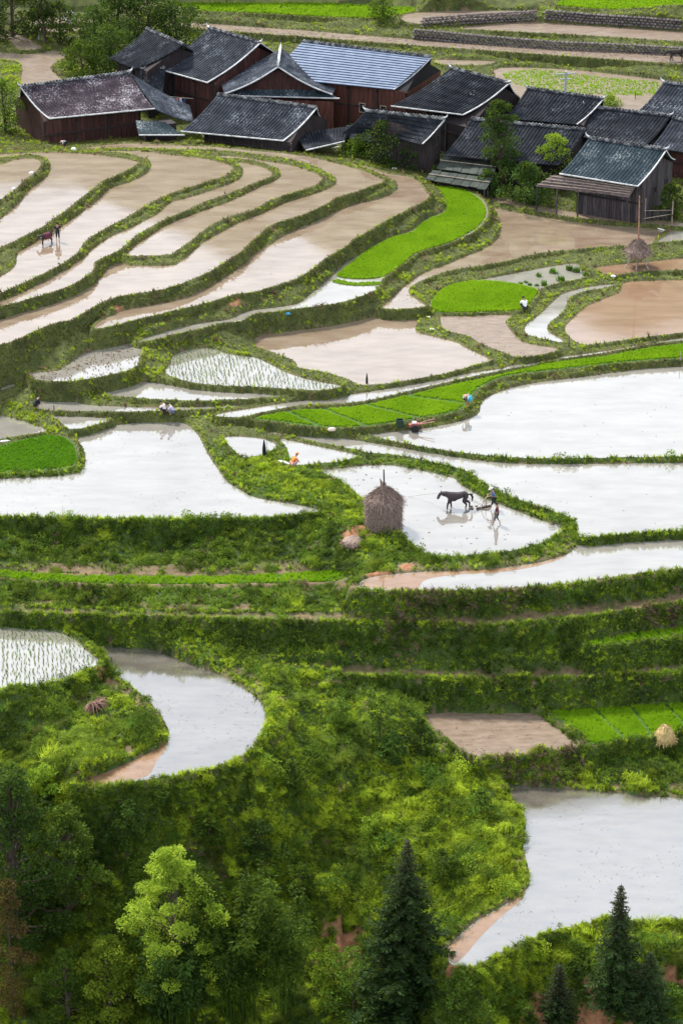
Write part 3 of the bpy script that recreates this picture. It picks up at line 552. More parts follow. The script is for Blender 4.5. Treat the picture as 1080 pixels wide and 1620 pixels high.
bz = (NEAR > .45)*1.0
clear = blob([(600,1255,1.3),(620,1240,1.1),(585,1280,1.2),(570,1300,1.0),(640,1225,.9),(500,1340,1.0),(560,1345,.8)])
bz = bz*(1-np.clip(clear*1.6, 0, 1))
jobs = [
 ('undergrowth', 'dark leafy undergrowth on the spur and in the hollow', green*fgz*bz*(1-lush*.9)*(vnoise(XX, YY, 2.6, 62) > -.02), .42, .8, 1.6, BU, dict(seed=31, tilt=.15, lean=.4, sink=.15)),
 ('pale_undergrowth', 'mid green bushy undergrowth on the spur and lower banks', green*np.maximum(fgz, (YY < 0)*.35)*bz*(vnoise(XX, YY, 2.0, 63) > .02), .65, .5, 1.2, BY, dict(seed=32, tilt=.15, lean=.5, sink=.12)),
 ('bright_undergrowth', 'bright yellow green bushy growth on the crest of the spur, partly a sunlit tone', green*np.maximum(fgz, (YY < 8)*.25)*bz*lush, .75, .5, 1.15, BL_, dict(seed=33, tilt=.15, lean=.5, sink=.1)),
 ('grass_hummocks', 'rounded hummocks of long grass on the spur and the lower banks', green*np.maximum(fgz, (YY < -2)*.8)*(1-lush)*(vnoise(XX, YY, 3.1, 61) > -.1)*(NEAR > .5), 1.0, .5, 1.05, HU, dict(seed=21, tilt=.25, lean=.6)),
 ('lush_hummocks', 'rounded hummocks of bright long grass on the spur, partly a sunlit tone', green*np.maximum(fgz, lowb*.3)*lush*(NEAR > .5), 1.3, .5, 1.0, HL, dict(seed=22, tilt=.25, lean=.6)),
 ('lush_slope_grass', 'long bright grass on the crest of the spur, partly a sunlit tone', green*fgz*lush, 22, .28, .52, TL, dict(seed=23, tilt=.35, lean=.8)),
 ('moss_grass', 'short mossy grass on the dykes of the upper terraces', green*upper*(1-lush*.7), 50, .09, .17, TU[0], dict(seed=11, tilt=.3, lean=.9)),
 ('bank_grass', 'dark green grass hanging over the banks between the lower terraces', green*lowb*(1-lush*.85)*(1-fgz*.6)*(1-dead*.7), 30, .22, .42, TB, dict(seed=12, tilt=.3, lean=.9)),
 ('lush_grass', 'bright yellow green grass on the crests and mounds, partly their sunlit highlight', green*lush*(1-upper*.2), 34, .2, .38, TL, dict(seed=13, tilt=.3, lean=.7)),
 ('slope_grass', 'rough grass on the slope of the foreground spur', green*fgz*(1-lush*.7), 34, .25, .52, TF, dict(seed=14, tilt=.35, lean=.8)),
 ('bank_weeds', 'small leafy weeds growing on the banks', green*lowb*(1-lush*.7)*(vnoise(XX, YY, 1.8, 51) > -.08), 3.2, .35, .75, WD, dict(seed=15, lean=.5, sink=.08)),
 ('broad_weeds', 'light green broad leaved weeds on the banks', green*lowb*(vnoise(XX, YY, 2.2, 52) > .05), 1.6, .35, .7, WB, dict(seed=16, lean=.5, sink=.08)),
 ('dyke_weeds', 'tiny leafy weeds along the upper dykes', green*upper*(vnoise(XX, YY, 1.6, 53) > 0), 1.2, .14, .28, WD, dict(seed=17, lean=.5, sink=.06)),
 ('dead_grass', 'withered brown grass on the banks', growable*dead, 22, .25, .5, DD, dict(seed=18, tilt=.5, lean=1.0)),
]
for nm, lb, wt, dn, a_, b_, pr, kw in jobs:
    p_, s_, r_ = place(wt, dn, a_, b_, **kw); print(nm, len(p_)); scatter(nm, lb, p_, s_, r_, pr)
# grass hanging down the steep faces right below the rims
def hgt_v(x, y):
    i = np.clip(np.searchsorted(xs, x)-1, 0, len(xs)-2); j = np.clip(np.searchsorted(ys, y)-1, 0, len(ys)-2)
    fx = (x-xs[i])/(xs[i+1]-xs[i]); fy = (y-ys[j])/(ys[j+1]-ys[j])
    return (ZZ[j,i]*(1-fx)+ZZ[j,i+1]*fx)*(1-fy)+(ZZ[j+1,i]*(1-fx)+ZZ[j+1,i+1]*fx)*fy
g = np.random.default_rng(77); FR = [[], []]
for f in fields.values():
    q = f.xy; n_ = np.roll(q, -1, 0); e_ = n_-q; L_ = np.hypot(*e_.T); sgn = np.sign((q[:,0]*n_[:,1]-n_[:,0]*q[:,1]).sum())
    for k in range(len(q)):
        m_ = int(L_[k]*70)
        if m_ < 1 or abs(q[k,0]) > 37: continue
        u = g.random(m_)[:,None]; o_ = np.array([e_[k,1], -e_[k,0]])/L_[k]*sgn; dd_ = g.uniform(0, .85, m_); p_ = q[k]+e_[k]*u+o_*dd_[:,None]
        z_ = hgt_v(p_[:,0], p_[:,1]); z2 = hgt_v(p_[:,0]+o_[0]*.15, p_[:,1]+o_[1]*.15); z3 = hgt_v(p_[:,0]-o_[0]*.15, p_[:,1]-o_[1]*.15)
        ok = (z3-z2 > .22)
        for x_, y_, zz_ in zip(p_[ok,0], p_[ok,1], z_[ok]): FR[0 if y_ > 6 else 1].append((x_, y_, zz_, o_[0], o_[1]))
for a_, nm, pr, sc_, lb in ((0, 'moss_grass', TU[0], (.10,.19), 'mossy grass hanging down the steep faces of the upper dykes'), (1, 'bank_grass', TB, (.2,.4), 'grass hanging down the steep faces of the lower banks')):
    q = np.array(FR[a_]); n = len(q); print('fringe', n); s = g.uniform(*sc_, n); ln = g.uniform(.3, 1.2, n)
    scatter(nm, lb, np.stack([q[:,0]+q[:,3]*.03, q[:,1]+q[:,4]*.03, q[:,2]], -1), np.stack([s,s,s], -1), np.stack([-q[:,4]*ln, q[:,3]*ln, g.uniform(0, 6.28, n)], -1), pr)
# lawns of rice seedlings, cut into beds
TR = proto('rice_tuft', tuft_mb(20, n=22, spread=.9, lean=.3, wdt=.05, segs=2), M['rice']); TRD = proto('rice_tuft_deep', tuft_mb(21, n=22, spread=.9, lean=.3, wdt=.05, segs=2), M['rice_dark'])
def poly_xy(pts, z): return np.array([tuple(P(a_, b_, z))[:2] for a_, b_ in smooth_poly(pts, 3)])
def bed(name, label, xy, z, dens, s0, s1, pr, gaps=(), seed=1, edge=.05):
    if name == 'rice_seedlings' and dens > 45:
        mb_ = MB(); mb_.add([(q_[0], q_[1], z+.004) for q_ in xy], [tuple(range(len(xy)))]); me_ = mb_.mesh('bed', M['bed'])
        if me_.polygons[0].normal.z < 0: me_.flip_normals()
        tag(link_mesh('rice_bed', me_), kind='structure'); dens *= 1.5
    g = np.random.default_rng(seed); lo, hi = xy.min(0), xy.max(0); n = int((hi-lo).prod()*dens)
    x = g.uniform(lo[0], hi[0], n); y = g.uniform(lo[1], hi[1], n); k = inside(xy, x, y) & (dist(xy, x, y) > edge) & (np.abs(x) < 40)
    for (a_, b_, wd) in gaps:
        A, B = P(*a_, z), P(*b_, z); q = np.array([(A.x, A.y), (B.x, B.y), (B.x, B.y+.001)]); k &= dist(q, x, y) > wd
    x, y = x[k], y[k]; n = len(x); s = g.uniform(s0, s1, n)
    return scatter(name, label, np.stack([x, y, np.full(n, z-.01)], -1), np.stack([s*1.2, s*1.2, s], -1), np.stack([g.normal(0,.06,n), g.normal(0,.06,n), g.uniform(0,6.28,n)], -1), pr)
RB = 'rice_seedlings'
bed(RB, 'long curved bed of bright green rice seedlings on the knoll shoulder', poly_xy([(690,296),(720,297),(745,306),(765,323),(767,343),(749,363),(718,380),(690,390),(656,401),(640,415),(618,431),(595,440),(560,441),(533,437),(540,428),(573,402),(595,388),(623,375),(649,368),(675,348),(700,338),(706,322),(698,307)], 2.77), 2.77, 70, .16, .24, TR, seed=1)
bed(RB, 'thin green rim of seedlings in shallow water below the knoll', poly_xy([(526,446),(560,452),(600,450),(597,446),(560,447),(534,442)], 2.77), 2.77, 60, .12, .2, TR, seed=2)
bed(RB, 'bright green rice bed beside the standing seedling bundles', poly_xy([(693,494),(682,487),(685,473),(700,458),(720,450),(745,445),(787,446),(846,457),(843,472),(833,483),(820,491),(770,493),(720,495)], 1.52), 1.52, 70, .2, .28, TR, seed=3)
bed(RB, 'long row of green rice beds below the winding channel', fields['F23'].xy, .90, 75, .16, .26, TR, seed=4, gaps=[((505,645),(590,678),.22),((577,640),(680,666),.22),((640,626),(750,640),.22),((455,652),(510,676),.2)], edge=.25)
bed(RB, 'dark green rice bed at the left edge by the large pale pool', fields['F29'].xy, .42, 60, .16, .22, TRD, seed=5, edge=.2)
bed(RB, 'narrow ledge of green rice below the long weedy bank', fields['F37'].xy, fields['F37'].z+.02, 45, .18, .3, TR, seed=6)
bed(RB, 'small green ledge of rice at the right edge of the banks', fields['F39'].xy, fields['F39'].z+.02, 40, .2, .3, TR, seed=7)
bed(RB, 'green rice beds beside the bare mud field', fields['F42'].xy, -6.93, 70, .2, .28, TR, seed=8, gaps=[((935,1118),(990,1172),.17),((995,1115),(1030,1165),.17),((1050,1113),(1090,1155),.15)], edge=.15)
for nm, sd_ in (('G1', 9), ('G3', 10)):
    bed(RB, {'G1':'far green rice field at the top beside the trees','G3':'far green rice field in the top right corner'}[nm], fields[nm].xy, fields[nm].z+.02, 30, .2, .35, TR, seed=sd_)
bed('water_weeds', 'patchy green weed on the flooded field behind the roofs', poly_xy([(795,116),(850,110),(920,118),(1000,126),(1060,134),(1040,150),(960,150),(900,148),(850,142),(810,132)], 5.0), 5.02, 22, .10, .2, TR, seed=12)
bed('water_weeds', 'green weed at the left end of the stubble pool', poly_xy([(205,545),(225,549),(215,556),(180,560),(150,568),(120,580),(100,588),(115,574),(140,559)], 1.9), 1.9, 14, .1, .2, TB, seed=13)
# rows of transplanted seedlings
TS = proto('young_rice', tuft_mb(30, n=9, spread=.25, lean=.5, wdt=.05, segs=2), M['thin_rice'])
def rows(label, f, dx, dy, ang, s0, s1, seed):
    g = np.random.default_rng(seed); c_, s_ = math.cos(ang), math.sin(ang); q = []
    for u in np.arange(-20, 20, dx):
        for v in np.arange(-20, 20, dy):
            q.append((u*c_-v*s_, u*s_+v*c_))
    q = np.array(q)+f.xy.mean(0)+g.normal(0, .055, (len(q), 2)); k = inside(f.xy, q[:,0], q[:,1]) & (dist(f.xy, q[:,0], q[:,1]) > .12) & (g.random(len(q)) > .14) & (vnoise(q[:,0]+90, q[:,1]+90, 1.1, 71) > -.36); q = q[k]; n = len(q); s = g.uniform(s0, s1, n)
    return scatter('transplanted_rice', label, np.stack([q[:,0], q[:,1], np.full(n, f.z-.02)], -1), np.stack([s,s,s], -1), np.stack([g.normal(0,.15,n), g.normal(0,.15,n), g.uniform(0,6.28,n)], -1), TS)
rows('rows of thin young rice in the pale pool above the channel', fields['F10'], .30, .26, .12, .2, .34, 1)
rows('rows of thin young rice in the pool at the left edge', fields['F46'], .30, .24, .1, .2, .36, 2)
# stubble, clods and floating bits
TC = proto('stubble', tuft_mb(40, n=7, spread=.4, lean=.8, wdt=.06, segs=2), M['dead_grass'])
def litter(name, label, f, n, s0, s1, pr, seed, flat=.5, cl=None):
    g = np.random.default_rng(seed); lo, hi = f.xy.min(0), f.xy.max(0); x = g.uniform(lo[0], hi[0], n*3); y = g.uniform(lo[1], hi[1], n*3); k = inside(f.xy, x, y) & (np.abs(x) < 38)
    if cl is not None: k &= vnoise(x, y, cl, seed) > -.02
    x, y = x[k][:n], y[k][:n]; n = len(x); s = g.uniform(s0, s1, n)
    return scatter(name, label, np.stack([x, y, np.full(n, f.z-.015)], -1), np.stack([s*g.uniform(.8,2.2,n), s, s*flat], -1), np.stack([np.zeros(n), np.zeros(n), g.uniform(0,6.28,n)], -1), pr)
litter('stubble', 'dark stubble standing in the pool left of the mound', fields['F9'], 260, .14, .28, TC, 3, 1.0)
litter('stubble', 'sparse stubble in the curved grey pool', fields['F45'], 500, .06, .13, TC, 4, .6, 1.5)
litter('stubble', 'sparse stubble in the grey pool at the lower right', fields['F44'], 420, .06, .14, TC, 5, .6, 2.0)
litter('stubble', 'floating straw in the big pale pool on the left', fields['F28'], 420, .08, .17, TC, 6, .3, 2.2)
cm = MB(); rr = random.Random(3)
cm.lathe([(.0,-.3),(.6,-.2),(.9,.1),(.6,.42),(.1,.6)], 7, jit=.2, seed=2)
M['clod'] = simple('wet_clod', (.045,.032,.024), (.10,.07,.05), 3, .6)
CL = proto('clod', cm, M['clod'])
litter('mud_clods', 'clods of turned earth in the field being ploughed', fields['F27'], 80, .03, .11, CL, 7, .6)
litter('mud_clods', 'scattered clods on the brown upper pool', fields['F13'], 60, .03, .07, CL, 8, .6)
litter('mud_clods', 'scattered clods in the large right pool', fields['F24'], 90, .03, .08, CL, 9, .6)
litter('mud_clods', 'scattered clods in the wide pool behind the ploughed field', fields['F25'], 70, .03, .07, CL, 19, .6)
litter('stubble', 'thin weeds standing in the far brown pool by the village', fields['F13'], 260, .08, .18, TS, 20, .8, 1.6)
litter('mud_clods', 'small clods in the lowest knoll pool', fields['F7'], 80, .03, .08, CL, 21, .5)
litter('mud_clods', 'small clods in the middle knoll pool', fields['F6'], 90, .03, .08, CL, 22, .5)
litter('mud_clods', 'clods on the bare mud field above the spur', fields['F41'], 200, .03, .09, CL, 10, .5, 1.0)
litter('mud_clods', 'clods on the pink mud field by the channel', fields['F17'], 260, .03, .08, CL, 11, .5)
litter('gravel', 'stones on the pale track behind the village', fields['G5'], 1800, .05, .16, CL, 12, .6)
# ------------------------------------------------------------------ village houses
def tile_mat(name, dark, light, speck, amt, seed=0.0):
    m, t, o = mat_base(name)
    c1, f = noise_ramp(t, .9, dark, light, .35, .65, coord='World', detail=6)
    co = t.nodes.new('ShaderNodeNewGeometry').outputs['Position']
    nz = N(t, 'ShaderNodeTexNoise', Scale=5.5, Detail=6, Roughness=.75); t.links.new(co, nz.inputs['Vector'])
    n2 = N(t, 'ShaderNodeTexNoise', Scale=.45, Detail=3); t.links.new(co, n2.inputs['Vector'])
    ad = N(t, 'ShaderNodeMath', _operation='MULTIPLY_ADD'); t.links.new(n2.outputs['Fac'], ad.inputs[0]); ad.inputs[1].default_value = .45; t.links.new(nz.outputs['Fac'], ad.inputs[2])
    mr = N(t, 'ShaderNodeMapRange'); mr.inputs['From Min'].default_value = .86-amt*.22; mr.inputs['From Max'].default_value = .96-amt*.15; t.links.new(ad.outputs[0], mr.inputs['Value'])
    c = mix(t, mr.outputs['Result'], c1, speck)
    b = N(t, 'ShaderNodeBsdfPrincipled', Roughness=.9); b.inputs['Specular IOR Level'].default_value = .12; t.links.new(c, b.inputs['Base Color'])
    bp = N(t, 'ShaderNodeBump', Strength=.5, Distance=.04); t.links.new(nz.outputs['Fac'], bp.inputs['Height']); t.links.new(bp.outputs['Normal'], b.inputs['Normal'])
    t.links.new(b.outputs['BSDF'], o.inputs['Surface']); return m
T_PUR = tile_mat('weathered_tile', (.020,.015,.022), (.048,.035,.046), (.34,.32,.35), .5)
T_GRY = tile_mat('grey_blue_tile', (.028,.034,.046), (.068,.078,.098), (.22,.24,.27), .35)
T_BLK = tile_mat('black_tile', (.007,.009,.013), (.019,.022,.029), (.12,.13,.15), .25)
T_MID = tile_mat('dark_slate_tile', (.012,.015,.022), (.032,.037,.048), (.20,.22,.25), .3)
T_TEAL = tile_mat('blue_green_tile', (.012,.022,.029), (.032,.046,.058), (.26,.29,.30), .32)
M['ridge'] = simple('ridge_mortar', (.03,.032,.038), (.22,.23,.24), 2.2, .8, coord='World', p0=.45, p1=.62)
M['plaster'] = simple('lime_plaster', (.34,.35,.36), (.66,.66,.66), 2.5, .8, coord='World')
M['wood_red'] = simple('red_brown_planks', (.026,.010,.009), (.070,.026,.021), 2.2, .8, coord='World', vec_scale=(3,3,.4), rnd=.35)
M['wood_dark'] = simple('old_dark_planks', (.012,.009,.010), (.036,.026,.027), 2.0, .85, coord='World', vec_scale=(3,3,.4), rnd=.4)
M['wood_grey'] = simple('grey_weathered_planks', (.022,.020,.023), (.075,.062,.065), 2.0, .9, coord='World', vec_scale=(3,3,.4), rnd=.4)
M['wood_new'] = simple('brick_red_planks', (.050,.018,.013), (.11,.038,.027), 1.8, .8, coord='World', vec_scale=(3,3,.4), rnd=.25)
M['void'] = simple('dark_opening', (.006,.006,.008), (.012,.012,.014), 3, .9)
M['metal_blue'] = simple('blue_grey_sheet_tile', (.07,.105,.175), (.115,.16,.25), 1.2, .6, coord='World', spec=.5)
M['bark'] = simple('bark_sheet', (.05,.038,.038), (.16,.12,.12), 2.5, .9, coord='World', vec_scale=(.7,.7,3))
M['pole_wood'] = simple('bare_pole_wood', (.22,.17,.13), (.38,.32,.27), 4, .8)
M['shed_green'] = simple('mossy_sheet', (.022,.030,.026), (.055,.065,.055), 1.8, .9, coord='World', vec_scale=(.6,.6,2))
def bil(TL, TR, BL, BR, u, v): return TL.lerp(TR, u).lerp(BL.lerp(BR, u), v)
def roof_plane(TL, TR, BL, BR, sag=.12, sp=.33, thick=.10, seg=6, amp=.07, cross=False, seed=0):
    """sheet of tiles: raised rows running down the slope, courses stepping slightly"""
    rr = random.Random(seed); mb = MB(); n = max(4, int(((TR-TL).length+(BR-BL).length)*.5/sp))
    nrm = (TR-TL).cross(BL-TL); nrm = nrm.normalized()*(1 if nrm.z > 0 else -1)
    L = ((BL-TL).length+(BR-TR).length)/2
    def pt(u, v, up=0): 
        p = bil(TL, TR, BL, BR, u, v); s = math.sin(math.pi*v)*sag*L*.35 + (.03*L*max(0, .5-abs(u-.5)-.0) if False else 0)
        return p - Vector((0,0,s)) + nrm*up
    # base
    g = []
    for j in range(seg+1):
        for i in range(2): g.append(pt(i, j/seg))
    for j in range(seg+1):
        for i in range(2): g.append(pt(i, j/seg) - nrm*thick)
    fs = []; o = (seg+1)*2
    for j in range(seg):
        a = 2*j; fs += [(a, a+2, a+3, a+1), (o+a, o+a+1, o+a+3, o+a+2), (a, o+a, o+a+2, a+2), (a+1, a+3, o+a+3, o+a+1)]
    fs += [(0,1,o+1,o), (2*seg, o+2*seg, o+2*seg+1, 2*seg+1)]
    mb.add(g, fs)
    sg = seg*2
    for k in range(n):
        u = (k+.5)/n; hw = .27/n; vs_ = []; fs = []; j0 = rr.uniform(-.012, .012)
        for j in range(sg+1):
            v = min(j/sg, 1); jt = rr.uniform(-.012, .012)
            vs_ += [pt(u-hw+jt*0, v, .0), pt(u-hw*.5, v, amp*.8+jt), pt(u+hw*.5, v, amp*.8+jt), pt(u+hw, v, .0)]
        for j in range(sg):
            a = 4*j
            for q in range(3): fs.append((a+q, a+q+4, a+q+5, a+q+1))
        fs += [(0,1,2,3), (4*sg+3, 4*sg+2, 4*sg+1, 4*sg)]
        mb.add(vs_, fs)
    return mb
def edge_line(TL, TR, BL, BR, which, sag=.12, seg=6, wd=.09, ht=.10, lift=.02):
    """pale mortar or board following an edge of the plane"""
    L = ((BL-TL).length+(BR-TR).length)/2; pts = []
    for j in range(seg+1):
        v = j/seg
        if which == 'eave': p = bil(TL, TR, BL, BR, v, 1); s = 0
        else:
            u = 0 if which == 'left' else 1; p = bil(TL, TR, BL, BR, u, v); s = math.sin(math.pi*v)*sag*L*.35
        pts.append(p-Vector((0,0,s-lift)))
    mb = MB()
    for a, b in zip(pts[:-1], pts[1:]): mb.beam(a, b+(b-a)*.02, wd, ht)
    return mb
ALL_HOUSES = []
def solve_ridge(A, B, Cc, D, ze, pitch):
    lo, hi = ze+.2, ze+7
    c1, d1 = P(*Cc, ze), P(*D, ze); m = (c1+d1)/2
    def g(zr):
        a, b = P(*A, zr), P(*B, zr); u = Vector((b.x-a.x, b.y-a.y, 0)).normalized(); q = m-a; perp = abs(q.x*u.y-q.y*u.x)
        return ze+math.tan(R(pitch))*perp-zr
    ga, gb = g(lo), g(hi)
    if ga*gb > 0: return ze+2.0
    for _ in range(40):
        md = (lo+hi)/2
        if g(md) > 0: lo = md
        else: hi = md
    return lo
def plank_run(mb_parent, name, mat, a, b, z0, ztop, wdt=.45, parent=None, thick=.05, seed=0, share=None):
    """upright planks from a to b; ztop(u) gives the height"""
    rr = random.Random(seed); L = (Vector(b)-Vector(a)).length; n = max(1, int(round(L/wdt))); d = (Vector(b)-Vector(a))/n; ang = math.atan2(d.y, d.x); cache = {}
    for i in range(n):
        u0, u1 = i/n, (i+1)/n; c = Vector(a)+d*(i+.5); h0, h1 = ztop(u0), ztop(u1)
        key = (round(h0, 2), round(h1, 2))
        if key not in cache:
            w2 = d.length/2-.012; q = MB(); t2 = thick/2
            q.add([(-w2,-t2,0),(w2,-t2,0),(w2,t2,0),(-w2,t2,0),(-w2,-t2,h0-z0),(w2,-t2,h1-z0),(w2,t2,h1-z0),(-w2,t2,h0-z0)], [(0,3,2,1),(4,5,6,7),(0,1,5,4),(1,2,6,5),(2,3,7,6),(3,0,4,7)])
            cache[key] = q.mesh('plank', mat)
        o = link_mesh('plank', cache[key], parent); off = rr.uniform(-.012, .012)
        o.location = (c.x+off*math.sin(ang), c.y-off*math.cos(ang), z0+rr.uniform(-.0, .03)); o.rotation_euler = (0, rr.uniform(-.004,.004), ang)
def house(name, label, A, B, Cc, D, ze, tile, pitch=27, wall='wood_dark', ground=None, sp=.33, trims=('eave','right'), sag=.12, planks=True,
          over=.75, gable_over=.75, finial=True, windows=(), cat='house', gwin=(), storey=True, open_gable=False, sheet=False, ridge_mat='ridge', drop=0.0):
    zr = solve_ridge(A, B, Cc, D, ze, pitch)
    a, b, c, d = P(*A, zr), P(*B, zr), P(*Cc, ze), P(*D, ze)
    u = Vector((b.x-a.x, b.y-a.y, 0)); Lr = u.length; u.normalize(); v = Vector((-u.y, u.x, 0))
    side = 1 if (c-a).dot(v) < 0 else -1           # front slope on -v when side = 1
    ctr = (a+b)/2; g = ground if ground is not None else hgt(ctr.x, ctr.y)-.1
    dep = (abs((c-a).dot(v))+abs((d-b).dot(v)))/2
    rz = math.atan2(u.y, u.x); root = empty(name, (ctr.x, ctr.y, g), rz); tag(root, label, cat)
    Mi = Matrix.Rotation(-rz, 3, 'Z')
    lc = lambda p: Mi @ (p-Vector((ctr.x, ctr.y, g)))
    # back eave mirrored
    e = lambda p, q: q + (q-p - v*2*((q-p).dot(v)) ) if False else None
    def mirror(eave, ridge):
        r_ = eave-ridge; al = r_.dot(u); pv = r_.dot(v); return ridge + u*al - v*pv + Vector((0,0,r_.z))
    c2, d2 = mirror(c, a), mirror(d, b)
    fr = [lc(a), lc(b), lc(c), lc(d)]; bk = [lc(b), lc(a), lc(d2), lc(c2)]
    seed = int(abs(A[0]*7+A[1]))
    for q, s2 in ((fr, 0), (bk, 1)):
        rp = roof_plane(*q, sag=sag, sp=sp, seed=seed+s2) if not sheet else roof_sheet(*q, seed=seed+s2)
        o = rp.build('roof_tiles', tile, root); o['kind'] = 'stuff'
    if 'eave' in trims: edge_line(*fr, 'eave', sag=sag).build('eave_board', M['plaster'], root)
    if 'left' in trims: 
        edge_line(*fr, 'left', sag=sag).build('gable_board', M['plaster'], root); edge_line(*bk, 'right', sag=sag).build('gable_board', M['plaster'], root)
    if 'right' in trims:
        edge_line(*fr, 'right', sag=sag).build('gable_board', M['plaster'], root); edge_line(*bk, 'left', sag=sag).build('gable_board', M['plaster'], root)
    # ridge course with small standing tiles and upturned ends
    rb = MB(); A_, B_ = fr[0], fr[1]; n = max(3, int(Lr/.32)); rr = random.Random(seed)
    rb.beam(A_+Vector((0,0,.07)), B_+Vector((0,0,.07)), .30, .16)
    for k in range(n):
        p = A_.lerp(B_, (k+.5)/n); rb.box(p+Vector((0,0,.19+rr.uniform(-.02,.03))), (.20, .14, .12), M=Matrix.Rotation(rr.uniform(-.5,.5), 3, 'Y'))
    rb.build('ridge', M[ridge_mat], root)
    if finial:
        for P0, sg in ((A_, -1), (B_, 1)):
            f_ = MB(); f_.tube([P0+Vector((-sg*.3,0,.12)), P0+Vector((sg*.05,0,.2)), P0+Vector((sg*.22,0,.34)), P0+Vector((sg*.28,0,.55))], [.09,.09,.07,.02], 6); f_.build('ridge_finial', M['plaster'], root)
    # body
    hx = Lr/2-gable_over; hy = dep-over; hz = ze-g; zrl = zr-g; sl = (zrl-hz)/dep
    htop = hz + sl*over - .24 - sag*dep*.36 - drop
    core = MB(); 
    core.add([(-hx+.04,-hy+.04,-.6),(hx-.04,-hy+.04,-.6),(hx-.04,hy-.04,-.6),(-hx+.04,hy-.04,-.6),(-hx+.04,-hy+.04,htop),(hx-.04,-hy+.04,htop),(hx-.04,hy-.04,htop),(-hx+.04,hy-.04,htop),
              (-hx+.04,0,zrl-.45),(hx-.04,0,zrl-.45)], [(0,1,5,4),(2,3,7,6),(1,2,6,9,5),(3,0,4,8,7),(4,5,9,8),(6,7,8,9),(0,3,2,1)])
    core.build('wall', M[wall] if not planks else M['void'] if open_gable else M[wall], root)
    fy = -hy*side if False else (-hy if fr[2].y < 0 else hy)
    post = MB()
    if planks:
        zt = lambda t_: htop-.04
        a0, b0 = Vector((-hx, fy, 0)), Vector((hx, fy, 0))
        plank_run(None, 'plank', M[wall], a0, b0, -.3, zt, .46, root, seed=seed)
        for sx in ((1,) if True else ()):
            p0, p1 = Vector((sx*hx, -hy, 0)), Vector((sx*hx, hy, 0))
            gz = (lambda t_: htop-.06) if open_gable else (lambda t_: htop-.06+(zrl-.46-htop)*(1-abs(2*t_-1)))
            plank_run(None, 'plank', M[wall], p0, p1, -.3, gz, .46, root, seed=seed+5)
    m = max(2, int(2*hx/2.6)); sgn = -1 if fy < 0 else 1
    for k in range(m+1):
        q = MB().box((-hx+2*hx*k/m, fy+sgn*.07, htop/2-.15), (.16, .12, htop+.26)); q.build('post', M['wood_dark'] if wall != 'wood_dark' else M['wood_grey'], root)
    bm_ = MB().beam((-hx-.2, fy+sgn*.09, hz*.52), (hx+.2, fy+sgn*.09, hz*.52), .08, .14); bm_.build('cross_beam', M['wood_dark'], root)
    for (ux, zc, ww, hh) in windows:
        x = -hx+2*hx*ux; wn = MB().box((x, fy+sgn*.05, zc), (ww, .08, hh)).build('window', M['void'], root)
        fm = MB()
        for s_ in (-1, 1): fm.box((x+s_*ww/2, fy+sgn*.10, zc), (.07, .06, hh+.1)); fm.box((x, fy+sgn*.10, zc+s_*hh/2), (ww, .05, .07))
        fm.build('window_frame', M['pole_wood'], wn)
    for (vy, zc, ww, hh) in gwin:
        wn = MB().box((hx+.035, -hy+2*hy*vy, zc), (.08, ww, hh)).build('window', M['void'], root)
        fm = MB()
        for s_ in (-1, 1): fm.box((hx+.09, -hy+2*hy*vy+s_*ww/2, zc), (.06, .07, hh+.1)); fm.box((hx+.09, -hy+2*hy*vy, zc+s_*hh/2), (.05, ww, .07))
        fm.build('window_frame', M['wood_grey'], wn)
    # eave brackets under the overhang
    for k in range(m+1):
        x = -hx+2*hx*k/m; MB().beam((x, fy-sgn*.05, htop-.5), (x, fy+sgn*(over-.1), hz-.10), .08).build('bracket', M['wood_dark'], root)
    ALL_HOUSES.append((ctr.x, ctr.y, max(hx, hy)+1.2))
    return root, lc, dict(hx=hx, hy=hy, hz=hz, zrl=zrl, htop=htop, fy=fy, sgn=sgn)
def roof_sheet(TL, TR, BL, BR, seed=0):
    """long sheets whose joints run along the roof"""
    mb = MB(); n = 15; nrm = (TR-TL).cross(BL-TL).normalized(); nrm = nrm if nrm.z > 0 else -nrm
    for j in range(n):
        v0, v1 = j/n, (j+1)/n+.004
        a, b, c, d = bil(TL,TR,BL,BR,0,v0), bil(TL,TR,BL,BR,1,v0), bil(TL,TR,BL,BR,0,v1), bil(TL,TR,BL,BR,1,v1)
        up0, up1 = nrm*.0, nrm*.09
        mb.add([a, b, d+up1, c+up1, a-nrm*.08, b-nrm*.08, d-nrm*.02, c-nrm*.02], [(0,3,2,1),(3,7,6,2),(0,1,5,4),(4,5,6,7),(0,4,7,3),(1,2,6,5)])
    return mb
def extra_roof(root, lc, pts, zs, tile, sag=.1, trims=('eave',), sp=.33, part='side_roof'):
    """a further roof plane of a house: TL, TR, BL, BR"""
    q = [lc(P(*p, z)) for p, z in zip(pts, zs)]
    o = roof_plane(*q, sag=sag, sp=sp, seed=3).build(part, tile, root); o['kind'] = 'stuff'
    for t_ in trims: edge_line(*q, t_, sag=sag).build('eave_board', M['plaster'], root)
    return q
r1, l1, d1 = house('farmhouse', 'long low house at the left with weathered purple tiles and red plank wall', (33,138), (206,115), (78,188), (245,172), 6.5, T_PUR, 25, wall='wood_red', trims=('eave','left'), sag=.16)
extra_roof(r1, l1, [(208,117),(248,173),(300,167),(306,192)], [d1['zrl']+r1.location.z-.15, 6.45, 5.6, 5.2], T_GRY, trims=())
extra_roof(r1, l1, [(215,191),(262,193),(220,214),(292,214)], [5.9,5.9,5.2,5.2], T_TEAL, trims=('eave',))
MB().box(l1(P(250,215,4.2)), (3.2, 1.6, 2.6)).build('side_wall', M['wood_dark'], r1)
